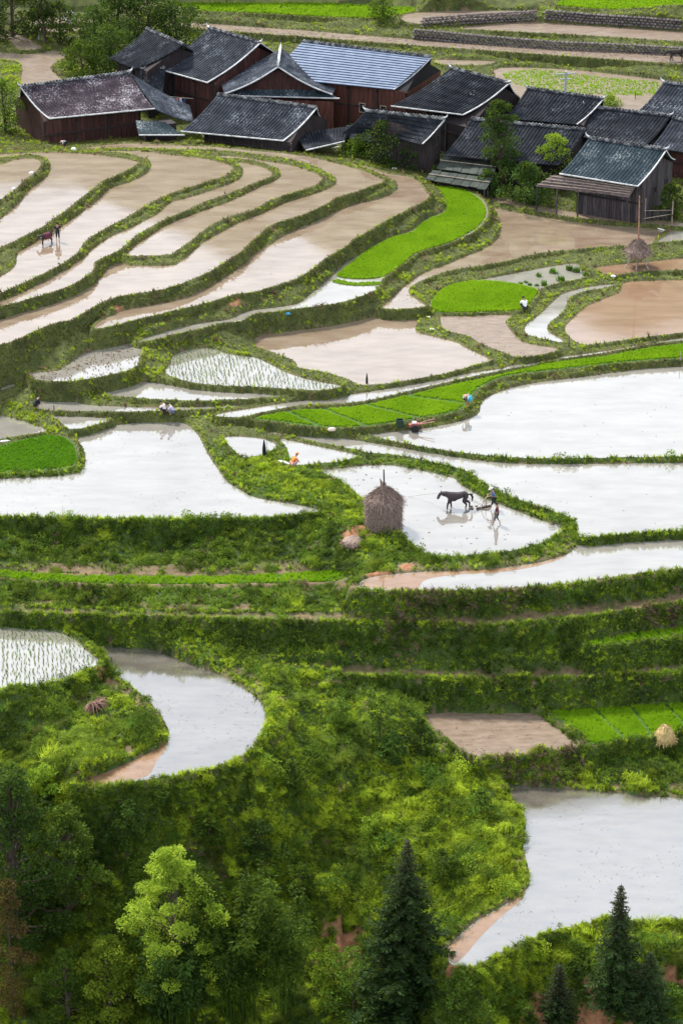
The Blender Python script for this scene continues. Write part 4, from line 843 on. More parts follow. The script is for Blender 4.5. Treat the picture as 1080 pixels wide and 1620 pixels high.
r2, l2, d2 = house('barn', 'small dark roofed barn below the trees at the back left', (232,46), (289,71), (172,92), (213,109), 7.6, T_BLK, 27, trims=(), finial=False, planks=False)
r3, l3, d3 = house('farmhouse', 'house with broad slate grey roof and a long pale eave line, third from the left', (330,45), (412,68), (246,108), (328,131), 7.3, T_MID, 27, wall='wood_red', trims=('eave','right'), gwin=((.35,4.3,.9,.7),))
r3b, _, _ = house('lean_to', 'low dark tiled lean-to between the left and slate grey roofs', (222,108), (262,108), (226,128), (262,128), 5.6, T_BLK, 24, trims=(), finial=False, planks=False, cat='shed')
r4, l4, d4 = house('farmhouse', 'gable fronted house in the middle with grey roof and ornamented ridge', (444,77), (440,106), (347,121), (355,149), 6.9, T_GRY, 25, wall='wood_red', trims=('right',), gable_over=.5, planks=False)
zr4 = d4['zrl']+r4.location.z
extra_roof(r4, l4, [(378,134),(500,133),(352,151),(536,156)], [7.5,7.5,6.6,6.6], T_TEAL, trims=('eave',), sag=.05)
plank_run(None, 'plank', M['wood_new'], l4(P(362,156,6.3)).xy.to_3d(), l4(P(528,161,6.3)).xy.to_3d(), -.2, lambda t_: 6.3-r4.location.z, .46, r4, seed=3)
gv = MB()
for i in range(7):
    for s_ in (-1,): gv.beam(l4(P(405+i*11,131,7.75)), l4(P(413+i*11,121,8.0)), .05)
gv.build('lattice', M['wood_grey'], r4)
orn = MB(); pA, pB = l4(P(444,77,zr4)), l4(P(440,106,zr4))
orn.beam(pA.lerp(pB, .1)+Vector((0,0,.3)), pB+Vector((0,0,.3)), .2, .3)
orn.tube([pB+Vector((0,0,.1)), pB+Vector((0,0,.5)), pB+Vector((0,0,.85))], [.11,.09,.04], 6)
orn.build('ridge_ornament', M['plaster'], r4)
r5, l5, d5 = house('farmhouse', 'long red walled house under a blue grey sheet roof', (479,66), (682,91), (424,122), (622,142), 7.6, M['metal_blue'], 25, wall='wood_new', trims=('right',), finial=False, sheet=True, ridge_mat='ridge', windows=((.62,2.2,.6,.9),(.8,2.2,.6,.9)), open_gable=True)
r6, l6, d6 = house('farmhouse', 'low black roofed house nearest the knoll with a white eave line', (344,150), (501,171), (286,208), (448,223), 5.3, T_MID, 25, trims=('eave','right'), planks=False, wall='wood_dark', finial=False)
extra_roof(r6, l6, [(466,211),(552,200),(484,238),(545,224)], [5.2,5.4,4.7,4.7], T_BLK, trims=('eave',), sag=.04)
r7, l7, d7 = house('farmhouse', 'house with wide black roof carrying a satellite dish', (712,108), (805,132), (618,168), (732,182), 6.7, T_BLK, 26, trims=('right','eave'), planks=False, drop=.8)
r8, l8, d8 = house('farmhouse', 'dark house with an open gable window behind the round bush', (578,176), (703,189), (553,200), (668,228), 5.9, T_BLK, 28, wall='wood_dark', trims=('right',), gwin=((.3,3.0,.8,.8),(.62,3.0,.8,.8),(.4,1.6,.6,.6)))
r9, l9, d9 = house('farmhouse', 'dark roofed house behind the tall village tree', (744,189), (925,206), (700,246), (884,262), 5.0, T_BLK, 25, trims=(), planks=False, finial=False)
r10, l10, d10 = house('farmhouse', 'black roofed house with a pale speckled ridge behind the round tree', (833,140), (954,157), (798,187), (912,197), 6.5, T_BLK, 27, trims=('right',), planks=False)
r11, l11, d11 = house('farmhouse', 'black roof between the utility pole house and the right house', (926,169), (1060,184), (884,212), (1020,231), 5.7, T_BLK, 26, trims=(), planks=False)
r12, l12, d12 = house('farmhouse', 'grey tiled house cut by the right edge below the weedy field', (1048,131), (1170,146), (1008,176), (1135,193), 6.7, T_MID, 27, trims=(), planks=False)
r13, l13, d13 = house('farmhouse', 'dark tiled roof at the right edge just behind the nearest house', (1062,188), (1170,200), (1028,233), (1140,250), 5.6, T_MID, 26, trims=(), planks=False, finial=False, wall='wood_red')
r14, l14, d14 = house('farmhouse', 'nearest right hand house of grey planks with blue green tiles and a porch', (930,219), (1053,238), (884,275), (1008,295), 5.9, T_TEAL, 27, wall='wood_grey', ground=2.1, trims=('eave','right'), windows=(), gwin=((.42,2.4,.55,.6),(.8,2.4,.6,.6)))
# porch of bark sheets on thin posts
pq = [P(876,277,5.6), P(1004,297,5.6), P(848,294,4.7), P(994,312,4.7)]
for i in range(3):
    a_, b_ = l14(pq[0].lerp(pq[2], i/3)), l14(pq[1].lerp(pq[3], i/3)); c_, d_ = l14(pq[0].lerp(pq[2], (i+1.15)/3)), l14(pq[1].lerp(pq[3], (i+1.15)/3))
    up = Vector((0,0,.05*i)); q = MB(); rr = random.Random(i)
    n = 10; vs_ = [a_.lerp(b_, k/n)+up*0+Vector((0,0,rr.uniform(0,.05))) for k in range(n+1)]+[c_.lerp(d_, k/n)+Vector((0,0,.06+rr.uniform(-.03,.05)))+(c_-a_)*rr.uniform(-.12,.05) for k in range(n+1)]
    vs_ += [v_-Vector((0,0,.06)) for v_ in vs_]; m_ = 2*(n+1)
    fs = [(k, k+n+1, k+n+2, k+1) for k in range(n)]+[(m_+k, m_+k+1, m_+k+n+2, m_+k+n+1) for k in range(n)]+[(n+1+k, m_+n+1+k, m_+n+2+k, n+2+k) for k in range(n)]
    q.add(vs_, fs); q.build('bark_sheet', M['bark'], r14)
for t_ in (0, .22, .45, .98):
    top = l14(pq[2].lerp(pq[3], t_)); MB().beam((top.x, top.y+.15, -.3), (top.x, top.y+.15, top.z), .12).build('porch_post', M['wood_grey'], r14)
for k in range(4):
    a_ = l14(pq[0].lerp(pq[2], .2+.25*k))+Vector((0,0,.12)); b_ = l14(pq[1].lerp(pq[3], .15+.22*k))+Vector((0,0,.12)); MB().tube([a_, a_.lerp(b_, .5)+Vector((0,0,.04)), b_], .045, 5).build('roof_pole', M['pole_wood'], r14)
pw0, pw1 = l14(P(918,333,2.3)), l14(P(1000,346,2.3))
plank_run(None, 'plank', M['wood_dark'], Vector((pw0.x,pw0.y+.35,0)), Vector((pw1.x,pw1.y+.35,0)), -.2, lambda t_: 2.35, .42, r14, seed=8)
wq = l14(P(941,318,3.3)); wn = MB().box((wq.x, wq.y+.22, 1.35), (.5,.06,.85)).build('window', M['void'], r14)
fm = MB()
for s_ in (-1,1): fm.box((wq.x+s_*.25, wq.y+.17, 1.35), (.06,.06,.9)); fm.box((wq.x, wq.y+.17, 1.35+s_*.42), (.5,.05,.06))
fm.build('window_frame', M['pole_wood'], wn)
# sheds of mossy sheets in front
def shed(label, pts, zt, zb, mat, rows_=3, gz=2.4):
    q = [P(*pts[0], zt), P(*pts[1], zt), P(*pts[2], zb), P(*pts[3], zb)]; c_ = sum(q, Vector())/4; root = empty('shed', (c_.x, c_.y, gz)); tag(root, label, 'shed')
    q = [p-Vector((c_.x, c_.y, gz)) for p in q]; rr = random.Random(int(pts[0][0]))
    n = 7
    for i in range(n):
        u0, u1 = i/n+.004, (i+1)/n-.004
        a_, b_, e_, f_ = bil(*q, u0, 0), bil(*q, u1, 0), bil(*q, u0, 1+rr.uniform(-.05,.05)), bil(*q, u1, 1+rr.uniform(-.05,.05)); up = Vector((0,0,rr.uniform(0,.07))); dn = Vector((0,0,.06))
        MB().add([a_+up,b_+up,f_+up,e_+up,a_+up-dn,b_+up-dn,f_+up-dn,e_+up-dn], [(0,3,2,1),(4,5,6,7),(3,7,6,2),(0,1,5,4),(0,4,7,3),(1,2,6,5)]).build('roof_sheet', mat, root)
    for i in (0, 3, 6):
        for k in (0, 1):
            p = q[k].lerp(q[k+2], i/6) if False else bil(*q, .03+.94*k, .05+.9*i/6); MB().beam((p.x, p.y, -.3), (p.x, p.y, p.z-.05), .12).build('post', M['wood_grey'], root)
    a_, b_ = bil(*q, .03, .6), bil(*q, .97, .6)
    MB().box(((a_.x+b_.x)/2, (a_.y+b_.y)/2+.3, (a_.z-.2)/2-.15), ((b_-a_).xy.length, .06, a_.z+.05), rz=math.atan2(b_.y-a_.y, b_.x-a_.x)).build('board_wall', M['wood_dark'], root)
    MB().tube([bil(*q,0,.5)+Vector((0,0,.12)), bil(*q,1,.45)+Vector((0,0,.12))], .05, 5).build('roof_pole', M['pole_wood'], root)
shed('upper mossy shed roof beside the tall village tree', [(702,244),(788,254),(690,266),(780,280)], 4.6, 3.9, M['shed_green'])
shed('lower mossy shed roof of loose sheets above the knoll path', [(684,270),(780,282),(672,284),(768,300)], 3.9, 3.3, M['shed_green'])
shed('small dark shed roof at the left of the open gable house', [(548,198),(592,203),(540,218),(588,224)], 5.2, 4.6, T_BLK)
# satellite dish
dp = P(750,157,7.5); ds = empty('satellite_dish', dp); tag(ds, 'white satellite dish on the wide black roof', 'satellite dish')
pd = MB(); prof = [(.02,.0),(.25,.03),(.45,.10),(.6,.2),(.58,.22),(.42,.13),(.2,.06)]; pd.lathe(prof, 20); dd_ = pd.build('dish', M['plaster'], ds, True); dd_.rotation_euler = (R(25),0,R(-30)); dd_.location = (0,0,.6); dd_.scale = (.75,.75,.75)
MB().tube([(0,0,-.9),(0,.05,.6)], .05, 6).build('mast', M['plaster'], ds); MB().tube([(0,-.1,.55),(-.1,-.55,1.05)], .025, 5).build('feed_arm', M['plaster'], ds)
# utility pole
M['concrete'] = simple('pale_concrete', (.25,.27,.27), (.38,.40,.40), 3, .8)
up_ = P(893,160,4.6); g_ = hgt(up_.x, up_.y); ut = empty('utility_pole', (up_.x, up_.y, g_)); tag(ut, 'pale utility pole with a crossarm rising behind the roofs', 'utility pole')
hp = P(893,116,4.6); ph = up_.z-g_+ (160-114)/F*(Vector(up_)-cam.location).length/math.cos(R(17)); 
MB().tube([(0,0,-.3),(0,0,ph)], [.17,.12], 8).build('pole', M['concrete'], ut); MB().beam((-1.0,0,ph-.35),(1.0,.1,ph-.25), .12).build('crossarm', M['concrete'], ut)
for x in (-.9,-.3,.3,.9): MB().tube([(x,0,ph-.3),(x,0,ph-.05)], [.07,.05], 6).build('insulator', M['plaster'], ut)
MB().beam((-.6,0,ph-.8),(.6,0,ph-.8), .10).build('crossarm', M['concrete'], ut)
pl = on_ground(62,62); pz = empty('wooden_pole', pl); tag(pz, 'tall thin pole standing by the brown terraces at the top left', 'pole'); MB().tube([(0,0,-.3),(.05,0,4.6)], [.09,.06], 6).build('pole', M['concrete'], pz)
# washing on a line
wl = P(283,156,6.1); cl = empty('clothes_line', wl); tag(cl, 'washing hung on a bamboo pole beside the slate grey roofed house', 'washing'); MB().tube([(-1.4,0,.25),(1.4,0,.0)], .03, 5).build('bamboo_pole', M['pole_wood'], cl)
for x, cc in ((-.5,(.05,.08,.2)), (-.15,(.45,.12,.18)), (.2,(.6,.5,.55)), (.5,(.02,.05,.12))):
    mt = simple('cloth', tuple(q*.8 for q in cc), cc, 3, .9); gq = MB(); gq.box((x,0,-.35), (.26,.04,.75)); gq.box((x,0,-.08),(.42,.05,.2)); gq.build('garment', mt, cl)
# ------------------------------------------------------------------ trees
M['trunk'] = simple('bark', (.035,.026,.020), (.10,.075,.055), 5, .9, vec_scale=(3,3,.6), bump=.5)
M['lf_dark'] = leafy('leaf_dark', (.010,.026,.008), (.034,.072,.014), (.10,.18,.025), patch=.5, transl=.3, tipf=.45)
M['lf_mid'] = leafy('leaf_mid', (.018,.042,.009), (.07,.13,.016), (.19,.28,.03), patch=.6, transl=.35, tipf=.5)
M['lf_light'] = leafy('leaf_light', (.10,.19,.018), (.22,.34,.03), (.38,.45,.05), patch=.6, transl=.45, tipf=.5)
M['lf_yellow'] = leafy('leaf_yellow_green', (.11,.20,.018), (.27,.38,.035), (.50,.50,.08), patch=.7, transl=.5, tipf=.6)
M['lf_fir'] = leafy('needle_leaf', (.009,.024,.009), (.026,.056,.015), (.07,.12,.022), patch=.9, transl=.25, tipf=.4)
M['lf_red'] = leafy('leaf_reddish', (.05,.03,.015), (.10,.05,.022), (.10,.13,.03), patch=.9, transl=.35, tipf=.5)
def quad_leaf(V_, F_, p, d, s, wr, rr):
    side = d.cross(Vector((rr.gauss(0,1), rr.gauss(0,1), rr.gauss(0,1))))
    if side.length < 1e-4: return
    side.normalize(); n = len(V_); V_ += [p, p+d*s*.45+side*s*wr, p+d*s, p+d*s*.45-side*s*wr]; F_.append((n, n+1, n+2, n+3))
def broad_tree(name, label, pos, h, rx, mat, n=2600, leaf=.16, seed=1, low=.25, lumps=16, cat='tree', group=None, top=1.0, trunk_r=None, ry=None, shape='round', lr=1.0):
    rr = random.Random(seed); root = empty(name, pos); tag(root, label, cat, group); ry = ry or rx
    tr = MB(); tr_r = trunk_r or h*.022; lean = Vector((rr.uniform(-.05,.05)*h, rr.uniform(-.05,.05)*h, 0))
    pth = [Vector((0,0,-.5)), lean*.3+Vector((0,0,h*.3)), lean*.7+Vector((rr.uniform(-.1,.1)*rx,0,h*.6)), lean+Vector((0,0,h*.92))]
    tr.tube(pth, [tr_r*1.25, tr_r, tr_r*.65, tr_r*.2], 8)
    L = []
    for i in range(lumps):
        u = (i+.5)/lumps; zz = h*(low+(1-low)*u*.95)
        if shape == 'cone': prof = (1-u)**.75*.95+.10
        elif shape == 'spire': prof = (1-u)**.9*.9+.14
        else: prof = math.sin(math.pi*min(1, .18+u*.80))**.7
        a = i*2.39996+rr.uniform(-.4,.4); q = prof*rr.uniform(.3,.95); c = Vector((rx*q*math.cos(a), ry*q*math.sin(a), zz))+lean*u
        r_ = rx*rr.uniform(.28,.48)*(.55+.45*prof)*lr; L.append((c, r_)); 
        st = pth[0].lerp(pth[-1], max(.12, u*.8)); tr.tube([st, st.lerp(c, .5)+Vector((0,0,-.04*h*rr.random())), c], [tr_r*.4, tr_r*.28, tr_r*.08], 5)
    tr.build('trunk', M['trunk'], root)
    V_, F_ = [], []
    for i in range(n):
        c, r_ = L[i % lumps]; d = Vector((rr.gauss(0,1), rr.gauss(0,1), rr.gauss(.25,.85))).normalized(); q = r_*(rr.random()**.35)*rr.uniform(.85,1.18)
        p = c+Vector((d.x*q, d.y*q, d.z*q*.62)); dr = (d+Vector((rr.gauss(0,.5), rr.gauss(0,.5), rr.gauss(-.25,.4)))).normalized()
        quad_leaf(V_, F_, p, dr, leaf*rr.uniform(.6,1.4), .36, rr)
    me = bpy.data.meshes.new('crown'); me.from_pydata(V_, [], F_); me.materials.append(mat); link_mesh('crown', me, root)
    return root
def fir_tree(label, pos, h, rx, seed=1, dens=1.0, group=None, mat='lf_fir', bare=.05):
    rr = random.Random(seed); root = empty('fir_tree', pos); tag(root, label, 'fir tree', group)
    tr = MB(); tr.tube([(0,0,-.5),(rr.uniform(-.05,.05),0,h*.5),(0,0,h)], [h*.014, h*.009, .012], 7); V_, F_ = [], []
    z = h*bare
    while z < h*.985:
        u = z/h; R_ = rx*((1-u)**.82)*rr.uniform(.75,1.12)+.10; nb = max(4, int((7 if u < .8 else 5)*dens))
        a0 = rr.uniform(0, 6.28)
        for k in range(nb):
            a = a0+6.283*k/nb+rr.uniform(-.3,.3); Lb = R_*rr.uniform(.65,1.15); dx = Vector((math.cos(a), math.sin(a), 0)); drp = rr.uniform(.05,.3)
            prev = Vector((0,0,z)); npt = max(3, int(Lb/.22)); pts = [prev]
            for s in range(1, npt+1):
                t_ = s/npt; p = Vector((0,0,z+Lb*(.22*t_-.55*drp*t_*t_)))+dx*Lb*t_; pts.append(p)
                for q in range(4):
                    sd_ = 1 if q % 2 else -1; side = Vector((-dx.y, dx.x, 0))*sd_
                    wl = Lb*.30*(1-t_*.55)*rr.uniform(.6,1.2)+.06
                    d = (side*rr.uniform(.5,1)+dx*rr.uniform(.3,.9)+Vector((0,0,rr.uniform(-.35,.25)))).normalized()
                    pp = prev.lerp(p, rr.random()); quad_leaf(V_, F_, pp, d, wl, .20, rr)
                    quad_leaf(V_, F_, pp+d*wl*.5, (d+Vector((rr.gauss(0,.5), rr.gauss(0,.5), rr.gauss(0,.4)))).normalized(), wl*.6, .26, rr)
                prev = p
            if len(pts) > 2: tr.tube([pts[0], pts[len(pts)//2], pts[-1]], [.03, .02, .006], 4, cap=False)
        z += max(.16, .26*(1-u*.5))*rr.uniform(.8,1.2)*(h/9)**.3
    quad_leaf(V_, F_, Vector((0,0,h*.96)), Vector((0,0,1)), .45, .10, rr)
    tr.build('trunk', M['trunk'], root); me = bpy.data.meshes.new('needles'); me.from_pydata(V_, [], F_); me.materials.append(M[mat]); link_mesh('needles', me, root)
    return root
def bamboo_clump(label, pos, h, spread, seed=1, n=22, mat='lf_mid', leaf=.30, per=150):
    """slender arching stems with feathery leaves"""
    rr = random.Random(seed); root = empty('bamboo_clump', pos); tag(root, label, 'bamboo'); st = MB(); V_, F_ = [], []
    for i in range(n):
        a = rr.uniform(0,6.28); q = rr.random()**.6*spread*.35; b = Vector((q*math.cos(a), q*math.sin(a), -.4)); hh = h*rr.uniform(.55,1); out_ = Vector((math.cos(a), math.sin(a), 0))*spread*rr.uniform(.2,.8)
        pts = [b+out_*(t_**2.0)+Vector((0,0,hh*(t_-.10*t_**4))) for t_ in (0,.25,.5,.7,.85,1)]
        st.tube(pts, [.045,.04,.03,.022,.014,.004], 5)
        for k in range(per):
            t_ = rr.uniform(.22,1)**.8; s = t_*5; j = min(int(s), 4); p = pts[j].lerp(pts[j+1], s-j); tw = Vector((rr.gauss(0,1), rr.gauss(0,1), rr.gauss(.1,.5))).normalized()*rr.uniform(.1, .75)*(1.15-t_*.6)
            d = (tw.normalized()*.7+Vector((0,0,-.75*rr.random()))+Vector((rr.gauss(0,.3),rr.gauss(0,.3),0))).normalized(); quad_leaf(V_, F_, p+tw, d, leaf*rr.uniform(.6,1.3), .17, rr)
    st.build('stems', M['lf_mid'], root); me = bpy.data.meshes.new('leaves'); me.from_pydata(V_, [], F_); me.materials.append(M[mat]); link_mesh('leaves', me, root)
    return root
def gp(px, py): return on_ground(px, py)
def tree_at(px_base, top_py, z_or_none=None, **k): pass
def h_for(pos, py_top):
    """height of a thing at pos whose top is seen at the row py_top"""
    dv = (810-py_top)/F; d = Vector((0, CP+dv*SP, -SP+dv*CP)); t_ = (pos.y-YC)/d.y; return HC+d.z*t_-pos.z
def gw(x_px, y_px, dz=0):
    p = gp(x_px, y_px); p.z -= .05; return p
# below the frame the ground keeps falling; bases found by walking the line of sight down
b1 = gw(285,1600); broad_tree('broadleaf_tree', 'yellow green tree with a bright pointed crown at the lower left', b1, h_for(b1,1328), 3.3, M['lf_yellow'], 24000, .13, seed=4, low=.10, lumps=60, trunk_r=.09, lr=.55)
b2 = gw(380,1608); bamboo_clump('dark feathery bamboo right of the yellow green tree', b2, h_for(b2,1335), 3.0, seed=3, n=40, per=300, mat='lf_mid', leaf=.34)
b3 = gw(275,1619); bamboo_clump('dark green bamboo standing before the yellow green tree', b3, h_for(b3,1450), 2.8, seed=8, n=34, per=280, mat='lf_dark', leaf=.34)
b3 = gw(450,1600); bamboo_clump('leafy bamboo at the foot of the spur, rightmost of the clumps', b3, h_for(b3,1400), 2.0, seed=18, n=18, per=210, mat='lf_mid', leaf=.30)
b4 = gw(175,1619); broad_tree('leafy_shrub', 'light green leafy shrub at the bottom left below the yellow green tree', b4, h_for(b4,1482), 2.9, M['lf_yellow'], 10000, .16, seed=9, low=.05, lumps=34, lr=.65, cat='shrub')
b5 = gw(25,1480); broad_tree('broadleaf_tree', 'large dark broadleaf tree on the left edge', b5, h_for(b5,1215), 3.8, M['lf_dark'], 12000, .20, seed=10, low=.05, lumps=56, lr=.6)
b6 = gw(110,1470); broad_tree('broadleaf_tree', 'dark round tree in the hollow beside the left edge', b6, h_for(b6,1270), 3.0, M['lf_mid'], 9000, .18, seed=11, low=.03, lumps=46, lr=.6)
b7 = gw(22,1612); broad_tree('broadleaf_tree', 'small tree with reddish leaves in the bottom left corner', b7, h_for(b7,1390), 1.7, M['lf_red'], 4200, .15, seed=12, low=.05, lumps=20, trunk_r=.06)
b7 = gw(110,1620); broad_tree('leafy_shrub', 'dark shrub between the reddish tree and the light shrub', b7, h_for(b7,1500), 1.9, M['lf_mid'], 4200, .16, seed=13, low=.02, lumps=26, lr=.65, cat='shrub')
b8 = gw(640,1619); fir_tree('tall dark fir on the spur foot, tallest of the firs', b8, h_for(b8,1325), 3.3, seed=5, dens=1.5)
b9 = gw(972,1600); fir_tree('young fir with layered branches against the grey pool', b9, h_for(b9,1398), 2.0, seed=6, dens=1.3)
b10 = gw(880,1618); fir_tree('small fir just left of the layered one', b10, h_for(b10,1524), 1.4, seed=7, dens=1.3)
b11 = gw(1022,1619); fir_tree('small dark fir at the lower right, beside the layered one', b11, h_for(b11,1505), 1.9, seed=8, dens=1.5)
for px, py, tp, rx, mt, lb, sd_ in [
 (560,1616,1500,1.9,'lf_mid','bushy green shrub at the foot of the tallest fir on its left',21),(720,1612,1540,1.7,'lf_mid','bushy green shrub at the foot of the tallest fir on its right',22),
 (800,1600,1560,1.2,'lf_mid','low shrub between the tallest fir and the smallest fir',23),(520,1560,1500,1.3,'lf_light','pale green shrub beside the red earth scar',24),
 (665,1190,1140,1.1,'lf_dark','round dark bush on the spur beside the bare mud field',25),(600,1180,1100,1.2,'lf_mid','leafy bush with pale shoots on the spur above the dark bush',26),(620,1205,1160,.9,'lf_dark','low dark bush on the middle of the spur',27),
 (540,1150,1105,1.0,'lf_mid','bush on the crest of the spur below the long bank',28),(460,1250,1205,1.0,'lf_mid','rounded bush below the curved pool',29),(760,1300,1250,1.1,'lf_mid','bush on the spur flank by the grey pool',30),
 (20,1290,1210,1.7,'lf_mid','pale dotted bush on the left slope by the curved pool',31),(70,1250,1215,1.3,'lf_light','light green bush beside the red shore of the curved pool',32),(330,1330,1290,1.1,'lf_mid','bush on the slope below the curved pool',33),
 (200,1330,1270,1.3,'lf_dark','dark bush in the hollow under the curved pool',34),(410,1350,1300,1.2,'lf_dark','dark bush left of the spur path',35),(1060,1600,1560,1.2,'lf_mid','shrub in the bottom right corner',36),
 (700,1400,1345,1.2,'lf_mid','bush low on the spur near the grey pool',37),(590,1330,1290,1.0,'lf_light','light bush on the spur beside the grass path',38),(480,1420,1370,1.2,'lf_mid','bush near the bottom of the spur',39)]:
    b_ = gw(px, py); broad_tree('leafy_shrub', lb, b_, max(.9, h_for(b_, tp)), rx, M[mt], int(1500*rx), .15, seed=sd_, low=.0, lumps=12, cat='shrub', trunk_r=.04)
# village trees
def vt(px, py, tp, rx, mt, lb, sd_, n=2600, leaf=.2, low=.15, z=None, shape='round', lumps=16):
    b_ = P(px, py, z) if z is not None else gw(px, py); b_.z = min(b_.z, hgt(b_.x, b_.y))-.05; broad_tree('broadleaf_tree', lb, b_, h_for(b_, tp), rx, M[mt], n, leaf, seed=sd_, low=low, lumps=lumps, shape=shape)
vt(606,262,190,2.6,'lf_dark','round dark tree before the open gable house',41,4200,.2,.03,2.8)
vt(648,268,228,1.2,'lf_dark','small dark tree at the right of the round tree',61,1300,.18,.05,2.8)
vt(562,250,222,1.5,'lf_mid','low light bush at the left of the round tree',42,1500,.18,.03,3.0)
vt(792,292,156,1.9,'lf_dark','tall slender tree standing among the dark roofs',43,4600,.2,.25,2.7,lumps=24)
vt(878,290,212,1.9,'lf_light','light green tree behind the porch house',44,2800,.18,.25,2.7)
vt(832,316,258,2.4,'lf_dark','wide dark bush left of the porch house',45,3600,.2,.0,2.5)
vt(770,300,268,1.5,'lf_dark','dark bush at the foot of the tall slender tree',46,1800,.18,.0,2.6)
vt(1058,345,290,1.2,'lf_mid','leafy tree against the gable of the porch house',47,1600,.18,.1,2.3)
vt(175,116,38,3.3,'lf_dark','tree with bright top left of the small barn',48,4200,.22,.05,4.5)
vt(132,118,62,2.2,'lf_mid','light bushy tree next to the brown terraces at the back',49,2400,.2,.05,4.6)
vt(235,75,-30,3.9,'lf_dark','dark tree behind the small barn',50,5200,.24,.05,5.0)
vt(282,80,0,2.9,'lf_dark','dark tree at the right of the barn roof',51,3600,.22,.05,5.1)
vt(185,66,-40,3.4,'lf_dark','tall dark tree at the top left beyond the barn',52,4400,.24,.05,5.2)
vt(20,48,-60,3.2,'lf_dark','dark tree in the top left corner',53,4200,.24,.05,6.0)
vt(-25,60,-50,3.0,'lf_dark','dark tree just left of the corner tree',54,2500,.24,.05,5.6)
vt(72,66,-20,1.6,'lf_dark','thin dark tree beside the pole in the top left',55,1700,.2,.3,5.4)
vt(962,178,150,1.3,'lf_light','bright bush behind the ridge of the pole house',56,1300,.18,.0,4.2)
vt(925,172,152,.9,'lf_light','small pale bush behind the speckled ridge',57,700,.16,.0,4.2)
vt(605,20,-4,1.7,'lf_mid','round green bush on the far stone wall at the top',58,1400,.2,.0,7.6)
vt(560,205,196,.8,'lf_mid','tiny tree beside the long red wall',59,500,.16,.2,3.6)
vt(10,215,120,2.2,'lf_mid','tree at the left edge beside the long low house',60,2600,.2,.0,3.5)
vt(340,-8,-50,2.6,'lf_dark','dark tree above the far green field',62,1500,.24,.0,7.6)
vt(1045,275,250,.8,'lf_mid','small bush in front of the red wall at the right',63,500,.16,.0,4.0)

vt(95,60,0,2.2,'lf_dark','dark tree between the pole and the blossoming bush',70,2200,.22,.0,5.6)
vt(255,98,52,1.8,'lf_dark','dark bushy tree squeezed between the two back roofs',71,1500,.2,.0,4.8)
vt(150,70,10,2.4,'lf_dark','dark tree left of the tall ones beyond the barn',64,2600,.22,.0,5.4)
vt(215,132,98,1.6,'lf_dark','dark bush in the gap between the long low house and the barn',65,1400,.18,.0,3.8)
vt(315,232,214,1.0,'lf_dark','small bush at the corner of the long low house',66,600,.16,.0,3.0)
vt(725,262,232,1.2,'lf_dark','dark bush beside the upper mossy shed',67,900,.16,.0,3.0)
vt(690,278,262,.9,'lf_mid','low bush at the end of the lower mossy shed',68,600,.14,.0,2.9)
vt(915,330,300,.9,'lf_mid','weeds grown high at the left corner of the porch',69,600,.14,.0,2.3)
# ------------------------------------------------------------------ people and animals
def cmat(name, c, rough=.85): return simple(name, tuple(q*.75 for q in c), c, 8, rough)
SKIN = cmat('skin', (.34,.19,.12), .6); HAIR = cmat('black_hair', (.02,.018,.018)); 
def skin_mesh(name, nodes, edges, rad, root=0, sub=1):
    """continuous surface grown over a skeleton"""
    me = bpy.data.meshes.new(name); me.from_pydata([nodes[k] for k in nodes], [(list(nodes).index(a), list(nodes).index(b)) for a, b in edges], [])
    o = bpy.data.objects.new(name, me); C.objects.link(o); md = o.modifiers.new('s', 'SKIN'); md.use_smooth_shade = True
    sv = me.skin_vertices[0].data if me.skin_vertices else None
    if sv is None:
        me.update(); sv = me.skin_vertices[0].data
    for i, k in enumerate(nodes):
        r_ = rad[k]; sv[i].radius = (r_, r_) if not isinstance(r_, tuple) else r_; sv[i].use_root = (i == root)
    if sub: o.modifiers.new('b', 'SUBSURF').levels = sub; o.modifiers['b'].render_levels = sub
    dg = bpy.context.evaluated_depsgraph_get(); m2 = bpy.data.meshes.new_from_object(o.evaluated_get(dg)); m2.name = name
    bpy.data.objects.remove(o); return m2
def vadd(a, b): return (a[0]+b[0], a[1]+b[1], a[2]+b[2])
BASE = dict(pelvis=(0,0,.92), belly=(0,0,1.08), chest=(0,0,1.28), neck=(0,0,1.43), head=(0,.02,1.53), crown=(0,.01,1.66),
 sl=(-.18,0,1.38), el=(-.24,.02,1.12), hl=(-.24,.12,.88), sr=(.18,0,1.38), er=(.24,.02,1.12), hr=(.24,.12,.88),
 pl=(-.09,0,.88), kl=(-.10,.02,.48), al=(-.10,0,.08), tl=(-.10,.16,.03), pr=(.09,0,.88), kr=(.10,.02,.48), ar=(.10,0,.08), tr=(.10,.16,.03))
RAD = dict(pelvis=.13, belly=.12, chest=.14, neck=.055, head=.085, crown=.075, sl=.06, el=.042, hl=.03, sr=.06, er=.042, hr=.03, pl=.085, kl=.058, al=.035, tl=.03, pr=.085, kr=.058, ar=.035, tr=.03)
EDG = [('pelvis','belly'),('belly','chest'),('chest','neck'),('neck','head'),('head','crown'),('chest','sl'),('sl','el'),('el','hl'),('chest','sr'),('sr','er'),('er','hr'),('pelvis','pl'),('pl','kl'),('kl','al'),('al','tl'),('pelvis','pr'),('pr','kr'),('kr','ar'),('ar','tr')]
